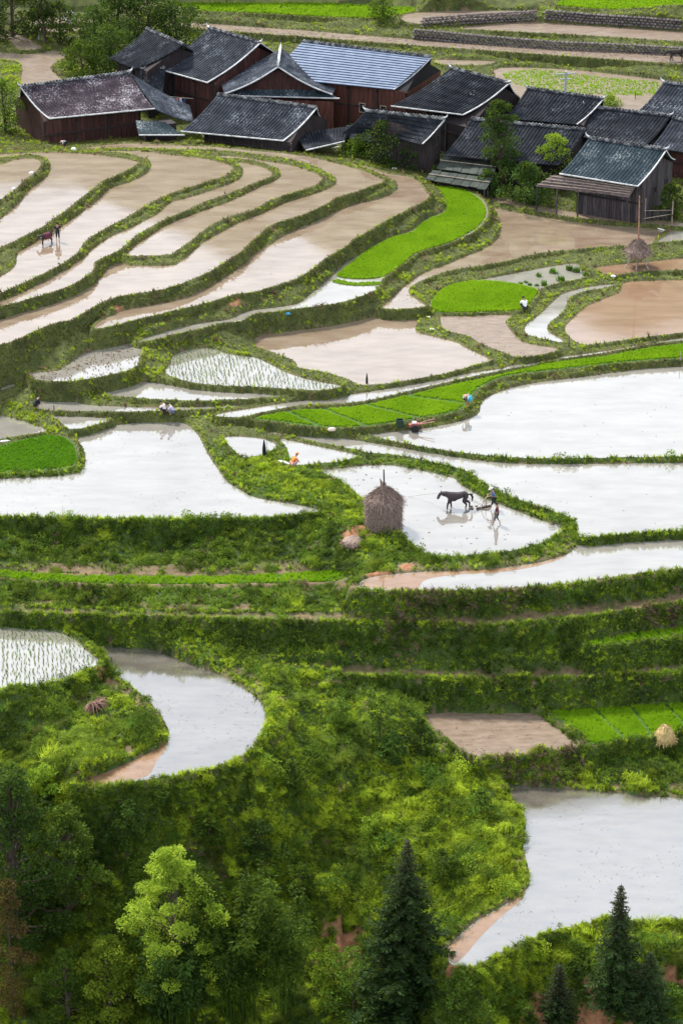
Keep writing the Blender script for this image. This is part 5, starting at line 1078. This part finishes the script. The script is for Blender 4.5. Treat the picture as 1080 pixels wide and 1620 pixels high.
def person(label, loc, rz, pose, shirt, trousers, hat=None, skirt=False, scale=1.0, bare=False):
    J = dict(BASE); J.update(pose); root = empty('person', loc, rz); tag(root, label, 'person'); root.scale = (scale,)*3
    m = skin_mesh('body', J, EDG, RAD); m.materials.append(SKIN); 
    # fingers and thumb closing from each palm, nose and ears
    x = MB(); rr = random.Random(1)
    for h_, e_ in (('hl','el'), ('hr','er')):
        H, E = Vector(J[h_]), Vector(J[e_]); d = (H-E).normalized(); s = d.cross(Vector((0,0,1))); s = s.normalized() if s.length > .1 else Vector((1,0,0)); n = s.cross(d)
        for k, ln in enumerate((.065,.08,.085,.07)):
            a = H+s*(k-1.5)*.018; x.tube([a, a+d*ln*.55, a+d*ln*.85-n*ln*.35], [.010,.009,.006], 5)
        x.tube([H+s*.03, H+s*.055+d*.03, H+s*.05+d*.06-n*.015], [.011,.010,.007], 5)
    hd = Vector(J['head']); nk = Vector(J['neck']); up = (hd-nk).normalized(); fw = Vector((0,1,0)); fw = (fw-up*fw.dot(up)).normalized(); sd_ = up.cross(fw); hc = (hd+Vector(J['crown']))/2
    x.tube([hc+fw*.085+up*.02, hc+fw*.11-up*.02], [.008,.016], 5)
    for s_ in (-1,1): x.tube([hc+sd_*s_*.082-up*.02, hc+sd_*s_*.10+up*.02-fw*.01], [.014,.02], 5)
    x.tube([hc+fw*.086-up*.05-sd_*.02, hc+fw*.086-up*.05+sd_*.02], .007, 4)
    n0 = len(m.vertices); bmx = bmesh.new(); bmx.from_mesh(m); vv = [bmx.verts.new(v_) for v_ in x.v]
    for f_ in x.f:
        try: bmx.faces.new([vv[i] for i in f_])
        except ValueError: pass
    bmx.to_mesh(m); bmx.free(); link_mesh('body', m, root)
    ey = MB()
    for s_ in (-1,1): ey.lathe([(.004,-.008),(.009,0),(.004,.008)], 6, c=tuple(hc+fw*.086+sd_*s_*.033+up*.012))
    ey.build('eyes', HAIR, root)
    grow = lambda ks, extra: {k: RAD[k]+extra for k in ks}
    if shirt:
        ks = ['belly','pelvis','chest','sl','el','sr','er']; E2 = [('pelvis','belly'),('belly','chest'),('chest','sl'),('sl','el'),('chest','sr'),('sr','er')]
        s_ = skin_mesh('shirt', {k: J[k] for k in ks}, E2, grow(ks, .022)); s_.materials.append(shirt); link_mesh('shirt', s_, root)
    if skirt:
        pz, kz = Vector(J['pelvis']), (Vector(J['kl'])+Vector(J['kr']))/2; sk = MB(); sk.tube([pz+Vector((0,0,.06)), pz.lerp(kz,.5), kz-Vector((0,0,.12))], [.17,.20,.22], 10); sk.build('skirt', trousers, root, True)
    else:
        ks = ['pelvis','pl','kl','pr','kr']; E3 = [('pelvis','pl'),('pl','kl'),('pelvis','pr'),('pr','kr')]
        nodes = {k: J[k] for k in ks}; nodes['cl'] = tuple(Vector(J['kl']).lerp(Vector(J['al']), .35)); nodes['cr'] = tuple(Vector(J['kr']).lerp(Vector(J['ar']), .35)); E3 += [('kl','cl'),('kr','cr')]
        rd = grow(ks, .02); rd['cl'] = rd['cr'] = .06; s_ = skin_mesh('trousers', nodes, E3, rd); s_.materials.append(trousers); link_mesh('trousers', s_, root)
    hb = MB(); hb.lathe([(.02,.10),(.07,.085),(.098,.03),(.096,-.02),(.085,-.05),(.03,-.055)], 12); ho = hb.build('hair', HAIR, root, True); q = up.to_track_quat('Z','Y'); ho.rotation_euler = q.to_euler(); ho.location = hc+up*.035-fw*.012
    if hat:
        hm, kind = hat; hb = MB(); hb.lathe([(.01,.16),(.09,.12),(.11,.04),(.20 if kind == 'brim' else .115,.02),(.20 if kind == 'brim' else .115,.005),(.10,.0)], 14); ho = hb.build('hat', hm, root, True); ho.rotation_euler = q.to_euler(); ho.location = hc+up*.05
    return root
WALK = dict(kl=(-.10,.14,.50), al=(-.10,.26,.10), tl=(-.10,.40,.05), kr=(.10,-.02,.48), ar=(.10,-.26,.14), tr=(.10,-.14,.03))
PUSH = dict(WALK, chest=(0,.10,1.27), neck=(0,.18,1.41), head=(0,.23,1.50), crown=(0,.25,1.62), sl=(-.18,.12,1.36), sr=(.18,.12,1.36), belly=(0,.03,1.08), el=(-.24,.22,1.14), hl=(-.20,.48,1.06), er=(.24,.22,1.14), hr=(.20,.48,1.06))
CROUCH = dict(pelvis=(0,0,.30), belly=(0,.08,.44), chest=(0,.20,.62), neck=(0,.30,.76), head=(0,.36,.84), crown=(0,.40,.95), sl=(-.18,.22,.70), sr=(.18,.22,.70), el=(-.24,.38,.50), hl=(-.14,.52,.32), er=(.24,.38,.50), hr=(.14,.52,.32), pl=(-.10,.02,.28), pr=(.10,.02,.28), kl=(-.16,.40,.44), kr=(.16,.40,.44), al=(-.14,.14,.08), tl=(-.14,.30,.03), ar=(.14,.14,.08), tr=(.14,.30,.03))
STOOP = dict(pelvis=(0,-.1,.86), belly=(0,.04,.98), chest=(0,.28,1.02), neck=(0,.44,.98), head=(0,.53,.90), crown=(0,.60,.80), sl=(-.18,.28,1.02), sr=(.18,.28,1.02), el=(-.22,.36,.74), hl=(-.14,.42,.48), er=(.22,.36,.74), hr=(.14,.42,.48), pl=(-.10,-.1,.84), pr=(.10,-.1,.84), kl=(-.12,.02,.46), kr=(.12,.02,.46))
BL = cmat('blue_cotton', (.10,.15,.32)); DK = cmat('dark_cotton', (.018,.020,.030)); MR = cmat('maroon_cotton', (.10,.022,.035)); GR = cmat('grey_cotton', (.09,.09,.11)); WH = cmat('white_cotton', (.75,.75,.78)); LV = cmat('lavender_cotton', (.55,.56,.75)); OR = cmat('orange_cotton', (.80,.22,.04)); GN = cmat('green_cloth', (.12,.34,.26)); PK = cmat('pink_cotton', (.70,.35,.36)); CY = cmat('turquoise_plastic', (.03,.38,.52), .4); JN = cmat('faded_denim', (.14,.17,.24))
WZ = fields['F27'].z
pp = P(781,804,WZ); person('person in blue shirt and pale hat steering the plough behind the pony', (pp.x,pp.y,WZ-.05), R(90), PUSH, BL, DK, hat=(cmat('pale_straw', (.5,.47,.42)), 'brim'))
pp2 = P(785,829,WZ); person('person in maroon top and grey skirt walking behind the ploughman', (pp2.x,pp2.y,WZ-.05), R(80), dict(WALK, el=(-.22,-.06,1.12), hl=(-.2,.04,.9)), MR, GR, skirt=False)
f3 = fields['F3'].z; q = P(92,381,f3); person('person all in black standing beside the buffalo on the upper left terrace', (q.x,q.y,f3-.05), R(190), WALK, DK, DK)
q = gp(964,343); person('person at the porch house carrying a green bundle over head and shoulders', (q.x,q.y,q.z), R(175), WALK, GN, JN, hat=(GN, 'cap'))
bnd = MB(); bnd.lathe([(.05,-.35),(.28,-.25),(.36,0),(.33,.22),(.18,.36),(.03,.4)], 12, jit=.06); bo = bnd.build('green_bundle', GN, None, True); bo.location = (q.x, q.y-.12, q.z+1.42); tag(bo, 'rounded green bundle carried on the back of the person at the porch house', 'bundle')
q = gp(830,492); person('person in white shirt crouching on the dyke beside the rice bed', (q.x,q.y,q.z), R(20), CROUCH, WH, DK, scale=1.15)
q = gp(262,654); person('person in pinkish white shirt squatting at the left of the pair on the dyke', (q.x,q.y,q.z), R(70), CROUCH, cmat('off_white_cotton', (.75,.66,.66)), DK)
q = gp(274,655); person('person in lavender white shirt squatting at the right of the pair on the dyke', (q.x,q.y,q.z), R(95), CROUCH, LV, JN)
q = gp(739,642); person('person in white bending over the corner of the long rice bed', (q.x,q.y,q.z), R(150), STOOP, WH, GR, scale=.95)
bg_ = MB(); bg_.lathe([(.04,-.22),(.20,-.16),(.24,.05),(.16,.2),(.05,.24)], 10, jit=.08); bo = bg_.build('blue_bag', CY, None, True); bo.location = (q.x+.15, q.y-.25, q.z+.72); tag(bo, 'turquoise bag at the waist of the person bending by the rice bed', 'bag')
q = gp(458,738); person('person in orange with pink scarf sitting by the mound edge', (q.x+.2,q.y,q.z), R(-60), CROUCH, OR, PK, hat=(OR,'cap'))
q = gp(56,645); person('person in dark clothes bending low behind the left mound', (q.x,q.y,q.z), R(-70), CROUCH, DK, DK)
q = gp(108,236); person('person in pale blue shirt crouching on the knoll rim before the long house', (q.x-.3,q.y,q.z), R(120), STOOP, LV, DK, scale=.8)
# animals
def animal(name, label, cat, loc, rz, hide, s=1.0, horse=True, blanket=None, head_low=.0):
    """faces +Y; legs with knee and hock"""
    root = empty(name, loc, rz); tag(root, label, cat); root.scale = (s,)*3; hl = head_low
    J = dict(loin=(0,-.25,.98), croup=(0,-.50,.98), rump=(0,-.70,.93), belly=(0,.05,.90), chest=(0,.45,.92), withers=(0,.55,1.02),
             n1=(0,.74,1.14-hl*.4), n2=(0,.90,1.24-hl), poll=(0,1.02,1.30-hl), muz=(0,1.16,1.02-hl), nose=(0,1.22,.86-hl))
    E = [('loin','croup'),('croup','rump'),('loin','belly'),('belly','chest'),('chest','withers'),('withers','n1'),('n1','n2'),('n2','poll'),('poll','muz'),('muz','nose')]
    Rr = dict(rump=.17, loin=.26, croup=.245, belly=.30, chest=.27, withers=.22, n1=.20, n2=.165, poll=.13, muz=.10, nose=.085) if horse else dict(rump=.18, loin=.27, croup=.26, belly=.32, chest=.28, withers=.2, n1=.16, n2=.13, poll=.12, muz=.09, nose=.075)
    for s_, f1, h1 in ((-1, .12, .10), (1, -.06, -.12)):
        x = .13*s_; k = 'l' if s_ < 0 else 'r'
        J.update({'fs'+k:(x,.42,.72), 'fk'+k:(x,.44+f1*1.2,.42), 'ff'+k:(x,.42+f1*1.6,.10), 'ft'+k:(x,.47+f1*1.6,.02),
                  'hs'+k:(x,-.55,.76), 'hk'+k:(x,-.42+h1*.4,.60), 'hh'+k:(x,-.70+h1,.38), 'hf'+k:(x,-.66+h1*1.2,.10), 'ht'+k:(x,-.60+h1*1.2,.02)})
        E += [('chest','fs'+k),('fs'+k,'fk'+k),('fk'+k,'ff'+k),('ff'+k,'ft'+k),('croup','hs'+k),('hs'+k,'hk'+k),('hk'+k,'hh'+k),('hh'+k,'hf'+k),('hf'+k,'ht'+k)]
        Rr.update({'fs'+k:.13,'fk'+k:.07,'ff'+k:.05,'ft'+k:.05,'hs'+k:.17,'hk'+k:.13,'hh'+k:.07,'hf'+k:.04,'ht'+k:.05})
    m = skin_mesh('body', J, E, Rr, sub=1); m.materials.append(hide); link_mesh('body', m, root)
    P0 = Vector(J['poll'])
    for s_ in (-1, 1): MB().tube([P0+Vector((s_*.06,-.02,.05)), P0+Vector((s_*(.09 if horse else .2),-.02,.17 if horse else .06))], [.03,.006], 5).build('ear', hide, root)
    tl = MB(); tl.tube([(0,-.74,1.02),(0,-.90,.98),(0,-.98,.78),(0,-.95,.50)], [.05,.08,.07,.02] if horse else [.03,.025,.02,.035], 7); tl.build('tail', HIDE_B, root, True)
    if horse:
        mn = MB(); 
        for i in range(7):
            t_ = i/6; a = Vector((0,.55,1.18)).lerp(Vector((0,1.08,1.24-hl)), t_); mn.tube([a, a+Vector((.07,-.03,-.14))], [.05,.015], 5)
        mn.build('mane', HIDE_B, root)
        for s_ in (0,): MB().tube([(-.17,.60,.80),(-.15,.66,1.02),(0,.66,1.2),(.15,.66,1.02),(.17,.60,.80)], .025, 5).build('collar', WH, root)
        MB().tube([Vector(J['muz'])+Vector((-.09,0,.03)), Vector(J['muz'])+Vector((0,.02,.10)), Vector(J['muz'])+Vector((.09,0,.03))], .018, 5).build('halter', WH, root)
    else:
        for s_ in (-1, 1): MB().tube([P0+Vector((s_*.07,0,.07)), P0+Vector((s_*.25,-.06,.14)), P0+Vector((s_*.28,-.22,.22))], [.04,.03,.008], 6).build('horn', M['clod'], root)
    if blanket:
        bl = MB(); n = 9
        for i in range(6):
            y = -.45+i*.17
            for k in range(n):
                a = math.pi*(k/(n-1)); bl.v.append((math.cos(a)*.34, y, .86+math.sin(a)*.38 if 0 < k < n-1 else .62))
        for i in range(5):
            for k in range(n-1): bl.f.append((i*n+k, i*n+k+1, (i+1)*n+k+1, (i+1)*n+k))
        bl.build('blanket', blanket, root, True)
    return root
HIDE = cmat('black_brown_hide', (.035,.026,.028), .5); HIDE_B = cmat('black_hair_long', (.012,.011,.013)); HIDE_O = cmat('ox_hide', (.03,.022,.022), .6)
hp_ = P(722,803,WZ); animal('pony', 'black pony with white collar pulling the plough through the pale field', 'pony', (hp_.x,hp_.y,WZ-.12), R(93), HIDE, 1.15, head_low=.16)
q = P(74,385,f3); animal('buffalo', 'dark buffalo with a maroon blanket on the upper left terrace', 'buffalo', (q.x,q.y,f3-.05), R(130), HIDE_O, .80, horse=False, blanket=MR, head_low=.25)
q = P(1068,96,fields['G5'].z); animal('buffalo', 'black buffalo on the pale track at the top right', 'buffalo', (q.x,q.y,q.z-.02), R(100), HIDE_O, 1.05, horse=False, head_low=.3)
# plough
pl_ = P(765,803,WZ); pg = empty('plough', (pl_.x,pl_.y,WZ)); tag(pg, 'wooden harrow plough between the pony and the ploughman', 'plough')
MB().tube([(-.25,-.25,-.02),(.0,-.2,.7),(.30,0,1.02)], .035, 6).build('handle', M['pole_wood'], pg); MB().tube([(.15,.25,-.02),(.15,.2,.7),(.30,.15,1.02)], .035, 6).build('handle', M['pole_wood'], pg)
MB().beam((-.55,-.3,.06),(.55,.25,.06), .12).build('crossbar', M['wood_grey'], pg)
for k in range(6): MB().tube([(-.5+k*.2,-.28+k*.1,.05),(-.5+k*.2,-.28+k*.1,-.15)], .02, 5).build('tine', M['wood_grey'], pg)
for s_ in (-.15,.15): MB().tube([(-.1,s_,.15),(-.6,s_,.45),(-1.25,s_*1.3,.72)], .018, 5).build('trace_rope', M['pole_wood'], pg)
tm = MB(); rr = random.Random(5)
for k in range(14): tm.lathe([(.02,-.05),(.14,-.02),(.12,.05),(.03,.08)], 7, c=(rr.uniform(-.8,.5), rr.uniform(-.35,.4), -.02), jit=.03, seed=k)
tag(tm.build('weed_heap', M['clod'], None), 'dark clods heaped before the harrow in the ploughed field', 'clods').location = (pl_.x-.1,pl_.y-.1,WZ)
rp_ = P(655,783,WZ); r_ = MB().tube([P(706,779,WZ+.75), P(680,781,WZ+.35), P(645,786,WZ+.02)], .012, 4).build('lead_rope', M['pole_wood']); tag(r_, 'thin rope trailing from the pony across the pale field', 'rope')
# straw stacks
M['straw'] = simple('grey_brown_straw', (.10,.070,.058), (.30,.22,.185), 5, .9, vec_scale=(2.5,2.5,1), bump=.6)
M['straw_y'] = simple('yellow_straw', (.26,.18,.07), (.48,.36,.16), 5, .9, vec_scale=(2,2,.6), bump=.5)
def straw_blades(n, r0, r1, z0, z1, seed, ln=.35, droop=1.0, jr=.05):
    rr = random.Random(seed); mb = MB()
    for i in range(n):
        a = rr.uniform(0,6.28); t_ = rr.random(); z = z0+(z1-z0)*t_; r_ = r0+(r1-r0)*t_+rr.uniform(-jr,jr); p = Vector((r_*math.cos(a), r_*math.sin(a), z))
        o_ = Vector((math.cos(a), math.sin(a), 0)); tg = Vector((-o_.y, o_.x, 0)); d = (o_*rr.uniform(.05,.5)+tg*rr.gauss(0,.45)+Vector((0,0,-droop*rr.uniform(.2,1)))).normalized()
        s = ln*rr.uniform(.5,1.3); sd_ = d.cross(o_).normalized()*.016*rr.uniform(.7,1.6); mb.add([p-sd_, p+sd_, p+d*s+sd_*.5, p+d*s-sd_*.5], [(0,1,2,3)])
    return mb
def haystack(label, loc, r_, h, hc_, pole, rack=False):
    root = empty('straw_stack', loc); tag(root, label, 'straw stack'); 
    prof = [(r_*.5,0),(r_*.93,.02),(r_*.98,h*.3),(r_*1.02,h*.6),(r_*1.0,h*.92),(r_*.96,h),(r_*.72,h+hc_*.22),(r_*.42,h+hc_*.5),(r_*.2,h+hc_*.8),(.10,h+hc_)]
    bd = MB(); bd.lathe(prof, 30, jit=.045, seed=int(loc[0]*10)); bd.build('straw_body', M['straw'], root)
    sb = straw_blades(2600, r_*.98, r_*1.02, .1, h, 1, .34, 1.0); sb.build('wall_straw', M['straw'], root)['kind'] = 'stuff'
    s2 = straw_blades(1500, r_*1.04, .14, h*.98, h+hc_, 2, .55, .6, .04); s2.build('thatch', M['straw'], root)['kind'] = 'stuff'
    MB().tube([(0,0,0),(0,0,h+hc_+.3),(-.03,0,h+hc_+pole)], [.07,.06,.045], 6).build('pole', M['wood_grey'], root)
    tf = MB(); tf.tube([(-.1,0,h+hc_-.15),(-.16,0,h+hc_+.25),(-.3,0,h+hc_+.6)], [.16,.12,.02], 7); tf.tube([(.08,0,h+hc_-.15),(.1,0,h+hc_+.3)], [.15,.03], 7); tf.build('straw_tuft', M['straw'], root)
    return root
q = gp(607,846); zb = min(q.z, .25); base = P(607,838,zb); haystack('big cylindrical straw stack with a pole on top on the mound by the ploughed field', (base.x, base.y+.6, zb-.15), 1.25, 2.35, .9, 1.3)
z19 = fields['F19'].z; q = P(1007,421,z19); rk = empty('straw_stack', (q.x,q.y,z19)); tag(rk, 'straw heaped on stilts round a very tall pole in the orange strip', 'straw stack')
MB().lathe([(.15,.75),(.75,.85),(.95,1.05),(1.1,1.35),(1.08,1.5),(.8,1.75),(.4,2.05),(.12,2.45)], 24, jit=.06, seed=4).build('straw_body', M['straw'], rk)
straw_blades(1500, 1.15, .16, 1.4, 2.5, 5, .5, .7).build('thatch', M['straw'], rk)['kind'] = 'stuff'
MB().tube([(0,0,-.1),(0,0,3.5),(-.08,0,6.4)], [.08,.07,.05], 6).build('pole', simple('reddish_pole', (.20,.09,.06), (.34,.18,.12), 4, .8), rk)
for a in (200, 260, 320, 20, 140): MB().tube([(.5*math.cos(R(a)),.5*math.sin(R(a)),.9),(1.25*math.cos(R(a)),1.25*math.sin(R(a)),-.1)], .05, 6).build('leg', M['pole_wood'], rk)
def heap(label, px, py, r_, h, mat, seed=1):
    q = gp(px, py); root = empty('straw_heap', (q.x,q.y,q.z-.08)); tag(root, label, 'straw heap')
    MB().lathe([(r_,0),(r_*.95,h*.25),(r_*.7,h*.6),(r_*.35,h*.88),(r_*.08,h)], 20, jit=.08, seed=seed).build('straw_body', mat, root); straw_blades(900, r_*1.0, .08, .12, h, seed, .4, .8, .06).build('loose_straw', mat, root)['kind'] = 'stuff'
heap('yellow straw heap beside the green rice beds at the right edge', 1050, 1168, .72, 1.15, M['straw_y'])
heap('flattened grey straw heap on the mound below the big stack', 560, 856, .85, .45, M['straw'], 3)
# withered fern on the left bank
q = gp(148,1118); fr_ = MB(); rr = random.Random(4)
for i in range(110):
    a = rr.uniform(-1.0,1.6)-1.2; L_ = rr.uniform(.6,1.5); d = Vector((math.cos(a)*.9, math.sin(a)*.8, rr.uniform(-.3,.35))); p = Vector((rr.gauss(0,.12), rr.gauss(0,.1), .25)); sd_ = d.cross(Vector((0,0,1))).normalized()*.03
    fr_.add([p-sd_,p+sd_,p+d*L_*.6+Vector((0,0,.1))+sd_*.7,p+d*L_*.6+Vector((0,0,.1))-sd_*.7,p+d*L_+Vector((0,0,-.25))], [(0,1,2,3),(3,2,4)])
o = fr_.build('withered_fern', simple('dry_fern', (.13,.065,.055), (.26,.15,.12), 4, .9)); o.location = q; tag(o, 'drooping clump of withered brown fern on the bank between two pools', 'dead fern')
# bundles of pulled seedlings
sb_ = tuft_mb(50, n=90, spread=1.0, lean=.35, wdt=.05, segs=2); sbm = sb_.mesh('leaves', leafy('bundle_green', (.025,.085,.012), (.06,.16,.018), (.10,.22,.02), patch=1.2, transl=.35, rnd=.2)); rootm = MB().lathe([(.30,.0),(.36,.08),(.33,.2)], 9, jit=.04).mesh('roots', M['clod'])
z14 = fields['F14'].z
BP = [(851,437,.75),(875,432,1.0),(901,427,.9),(910,430,1.0),(886,444,1.0),(861,451,.85),(926,436,.8)]
BT = ['leftmost upright','wide','tall pair\'s left','tall pair\'s right','nearest large','short twin-topped','rightmost, by the dyke,']
for (x_, y_, s_), w_ in zip(BP, BT):
    q = P(x_, y_, z14); r_ = empty('seedling_bundle', (q.x,q.y,z14-.05), x_*.3); r_.scale = (s_*.75,s_*.75,s_*.72); tag(r_, 'dark green seedling bundle standing in the pond, the %s one' % w_, 'seedling bundle', 'seedling bundles standing in the shallow pond')
    link_mesh('leaves', sbm, r_); link_mesh('roots', rootm, r_)
for i, (x_, y_, w_) in enumerate([(823,449,'leftmost'),(831,447,'second from the left'),(838,451,'third from the left'),(848,452,'rightmost')]):
    q = P(x_, y_, z14); r_ = empty('seedling_bundle', (q.x,q.y,z14-.03), x_*.3); r_.scale = (.42,.42,.3); tag(r_, 'low clump lying at the rice bed edge, '+w_+' of four', 'seedling bundle', 'low clumps along the rice bed edge'); link_mesh('leaves', sbm, r_)
# tiller by the long rice bed, box, sacks
TR_ = cmat('rusty_red_paint', (.36,.10,.09), .5); RB_ = cmat('black_rubber', (.015,.015,.016)); q = P(656,681,fields['F24'].z); tl_ = empty('power_tiller', (q.x,q.y,q.z)); tag(tl_, 'small red two wheeled tiller in the water beside the rice beds', 'tiller')
MB().box((0,0,.45),(.55,.35,.32)).box((-.35,0,.42),(.22,.28,.22)).build('engine', TR_, tl_); MB().tube([(.2,0,.5),(.6,0,.62)], .05, 6).build('gearbox', TR_, tl_)
for s_ in (-1,1):
    w_ = MB(); w_.lathe([(.08,-.06),(.26,-.06),(.30,-.03),(.30,.03),(.26,.06),(.08,.06)], 18); o = w_.build('wheel', RB_, tl_); o.rotation_euler = (R(90),0,0); o.location = (0,s_*.32,.26)
    MB().tube([(.3,s_*.08,.55),(.9,s_*.2,.72),(1.5,s_*.26,.85)], .03, 6).build('handlebar', cmat('faded_red', (.45,.22,.2), .5), tl_)
MB().box((-.05,0,.66),(.3,.3,.12)).build('hood', WH, tl_)
q = gp(632,674); cr = empty('crate', (q.x,q.y,q.z-.05)); tag(cr, 'dark green crate on the dyke left of the tiller', 'crate'); GC = cmat('dark_green_plastic', (.012,.035,.022), .5)
MB().box((0,0,.04),(.55,.42,.06)).build('floor', GC, cr)
for d in ((0,-.2),(0,.2)): MB().box((d[0],d[1],.33),(.55,.04,.56)).build('side', GC, cr)
for d in ((-.26,0),(.26,0)): MB().box((d[0],d[1],.33),(.04,.36,.56)).build('side', GC, cr)
WS = simple('white_woven_sack', (.55,.55,.56), (.8,.8,.8), 6, .8); BS = cmat('blue_sack_cloth', (.05,.30,.50))
def sack(label, px, py, L_=.5, h=.28, rz=0, mat=WS, name='sack', cat='sack'):
    q = gp(px, py); mb = MB(); n = 10; pr_ = [(.02,-1),(.6,-.92),(.95,-.5),(1,0),(.93,.5),(.55,.9),(.25,1.0),(.34,1.16)]
    mb.lathe(pr_, n, jit=.07, seed=px); L_ *= .72; h *= .75; mb.v = [(z*L_, x*h*.8, max(y*h*.75, -h*.4)+h*.38) for x, y, z in mb.v]
    o = mb.build(name, mat, None, True); o.location = q; o.rotation_euler = (0,0,R(rz)); return tag(o, label, cat)
sack('white cloth lying on the dyke of the leftmost terrace, the upper one', 51, 275, .38, .25, 20); sack('white cloth lying on the dyke of the leftmost terrace, the lower one', 22, 300, .3, .25, 60)
sack('white sack on the knoll rim beside the crouching person', 117, 238, .32, .35, 0); sack('white stone like bag on the knoll edge behind the last pool', 623, 268, .3, .25, 10)
sack('blue cloth on the crest of the big dyke', 455, 497, .3, .22, 0, BS); sack('pale bundle on the dyke left of the crate', 525, 681, .45, .3, 15, cmat('cream_cloth', (.65,.55,.45)))
sack('long white sack beside the orange person on the mound', 449, 733, .75, .22, -35); sack('small white bag on the dyke end near the hooked pool', 677, 503, .25, .2, 0); sack('small white bag below the first on the hooked dyke', 683, 522, .25, .2, 0)
sack('white bag where two dykes meet below the stilted stack', 969, 438, .3, .22, 0); sack('white plastic sheet in the corner of the left dark rice bed', 8, 699, .5, .18, 10)
sack('white sheet lying across the narrow channel end', 834, 527, .4, .15, 60); sack('pale board at the corner of the small right pool', 1045, 363, .7, .12, -40)
sack('long white plank leaning below the skirt roof of the black roofed house', 530, 234, .9, .12, 40)
# posts and stakes
def stake(label, px, py, tp, r_=.05, mat='wood_grey', name='stake', top=None, lean=(0,0)):
    q = gp(px, py); h = h_for(q, tp); mb = MB(); mb.tube([(0,0,-.2),(lean[0]*.5,0,h*.5),(lean[0],0,h)], [r_, r_*.9, top or r_*.6], 6); o = mb.build(name, M[mat]); o.location = q; return tag(o, label, 'stake')
stake('dark spindle shaped stake at the near rim of the central pool', 580, 608, 590, .10, 'void', top=.02); stake('dark tapering stake on the green mound', 418, 722, 696, .16, 'void', top=.04)
stake('thin bare stick above the dark tapering stake', 422, 698, 678, .03); stake('short dark stake in the left pale pool', 86, 650, 641, .05); stake('thin post at the right end of the long green strip', 1075, 570, 556, .04, 'pole_wood')
stake('thin post at the fork of dykes by the brown pool', 899, 548, 530, .04); stake('short stick by the winding channel', 437, 648, 643, .04)
stake('slim post in the weedy field behind the roofs', 1004, 158, 145, .04)
for i, (x_, y_, h_, lb) in enumerate([(1019,350,2.2,'upright bamboo pole left of the slatted pen'),(1062,352,2.2,'upright bamboo pole right of the slatted pen')]):
    q = gp(x_, y_); o = MB().tube([(0,0,-.2),(0,0,h_)], .06, 6).build('bamboo_pole', M['pole_wood']); o.location = q; tag(o, lb, 'pole')
q = gp(990,350); o = MB().tube([(0,0,0),(1.0,.2,1.5)], .05, 6).build('bamboo_pole', M['pole_wood']); o.location = q; tag(o, 'bamboo pole leaning against the porch corner', 'pole')
q = gp(1030,352); pn = empty('slatted_pen', q); tag(pn, 'low pen of upright pale slats under the gable of the porch house', 'fence')
slm = MB().box((0,0,.5),(.16,.04,1.1)).mesh('slat', M['wood_grey'])
for k in range(12): o = link_mesh('slat', slm, pn); o.location = (-.9+k*.24, .25, rr.uniform(-.05,.1))
MB().tube([(-1.2,.1,.25),(1.9,.2,.75)], .05, 6).build('rail', M['pole_wood'], pn); MB().tube([(-1.2,.2,1.05),(1.9,.2,1.1)], .04, 6).build('rail', M['pole_wood'], pn)
q = gp(112,36); broad_tree('blossoming_bush', 'white blossoming bush on the far terrace at the top left', q, 1.3, .8, M['plaster'], 500, .16, seed=3, low=.0, lumps=8, cat='bush')
# far stone walls: stones proud of each other, joined because they are a few pixels each
M['stone'] = simple('dark_field_stone', (.05,.042,.045), (.17,.145,.14), 3, .9, coord='World')
def stone_wall(label, pts, seed):
    rr = random.Random(seed); mb = MB(); w0 = [on_ground(*p) for p in pts]; root_l = w0[0].copy()
    for a, b in zip(w0[:-1], w0[1:]):
        L_ = (b-a).length; n = int(L_/.42)
        for k in range(n):
            for r_ in range(4):
                p = a.lerp(b, (k+.5*(r_ % 2))/n)+Vector((0,.06*r_,.05+r_*.27))-root_l; mb.lathe([(.05,-.12),(.22,-.08),(.25,.03),(.12,.13)], 6, c=tuple(p+Vector((rr.uniform(-.05,.05),rr.uniform(-.05,.05),0))), jit=.05, seed=rr.randint(0,99999))
    o = empty('stone_wall', root_l); tag(o, label, 'stone wall'); mb.build('stones', M['stone'], o)['kind'] = 'stuff'
stone_wall('dark stone wall along the upper side of the pale track', [(655,60),(760,70),(880,80),(1000,85),(1079,90)], 1)
stone_wall('high dark stone wall under the far green field at the top right', [(862,30),(930,36),(1000,40),(1079,46)], 2)
stone_wall('short dark stone wall between the two far mud fields', [(668,42),(740,37),(800,33),(850,30)], 3)
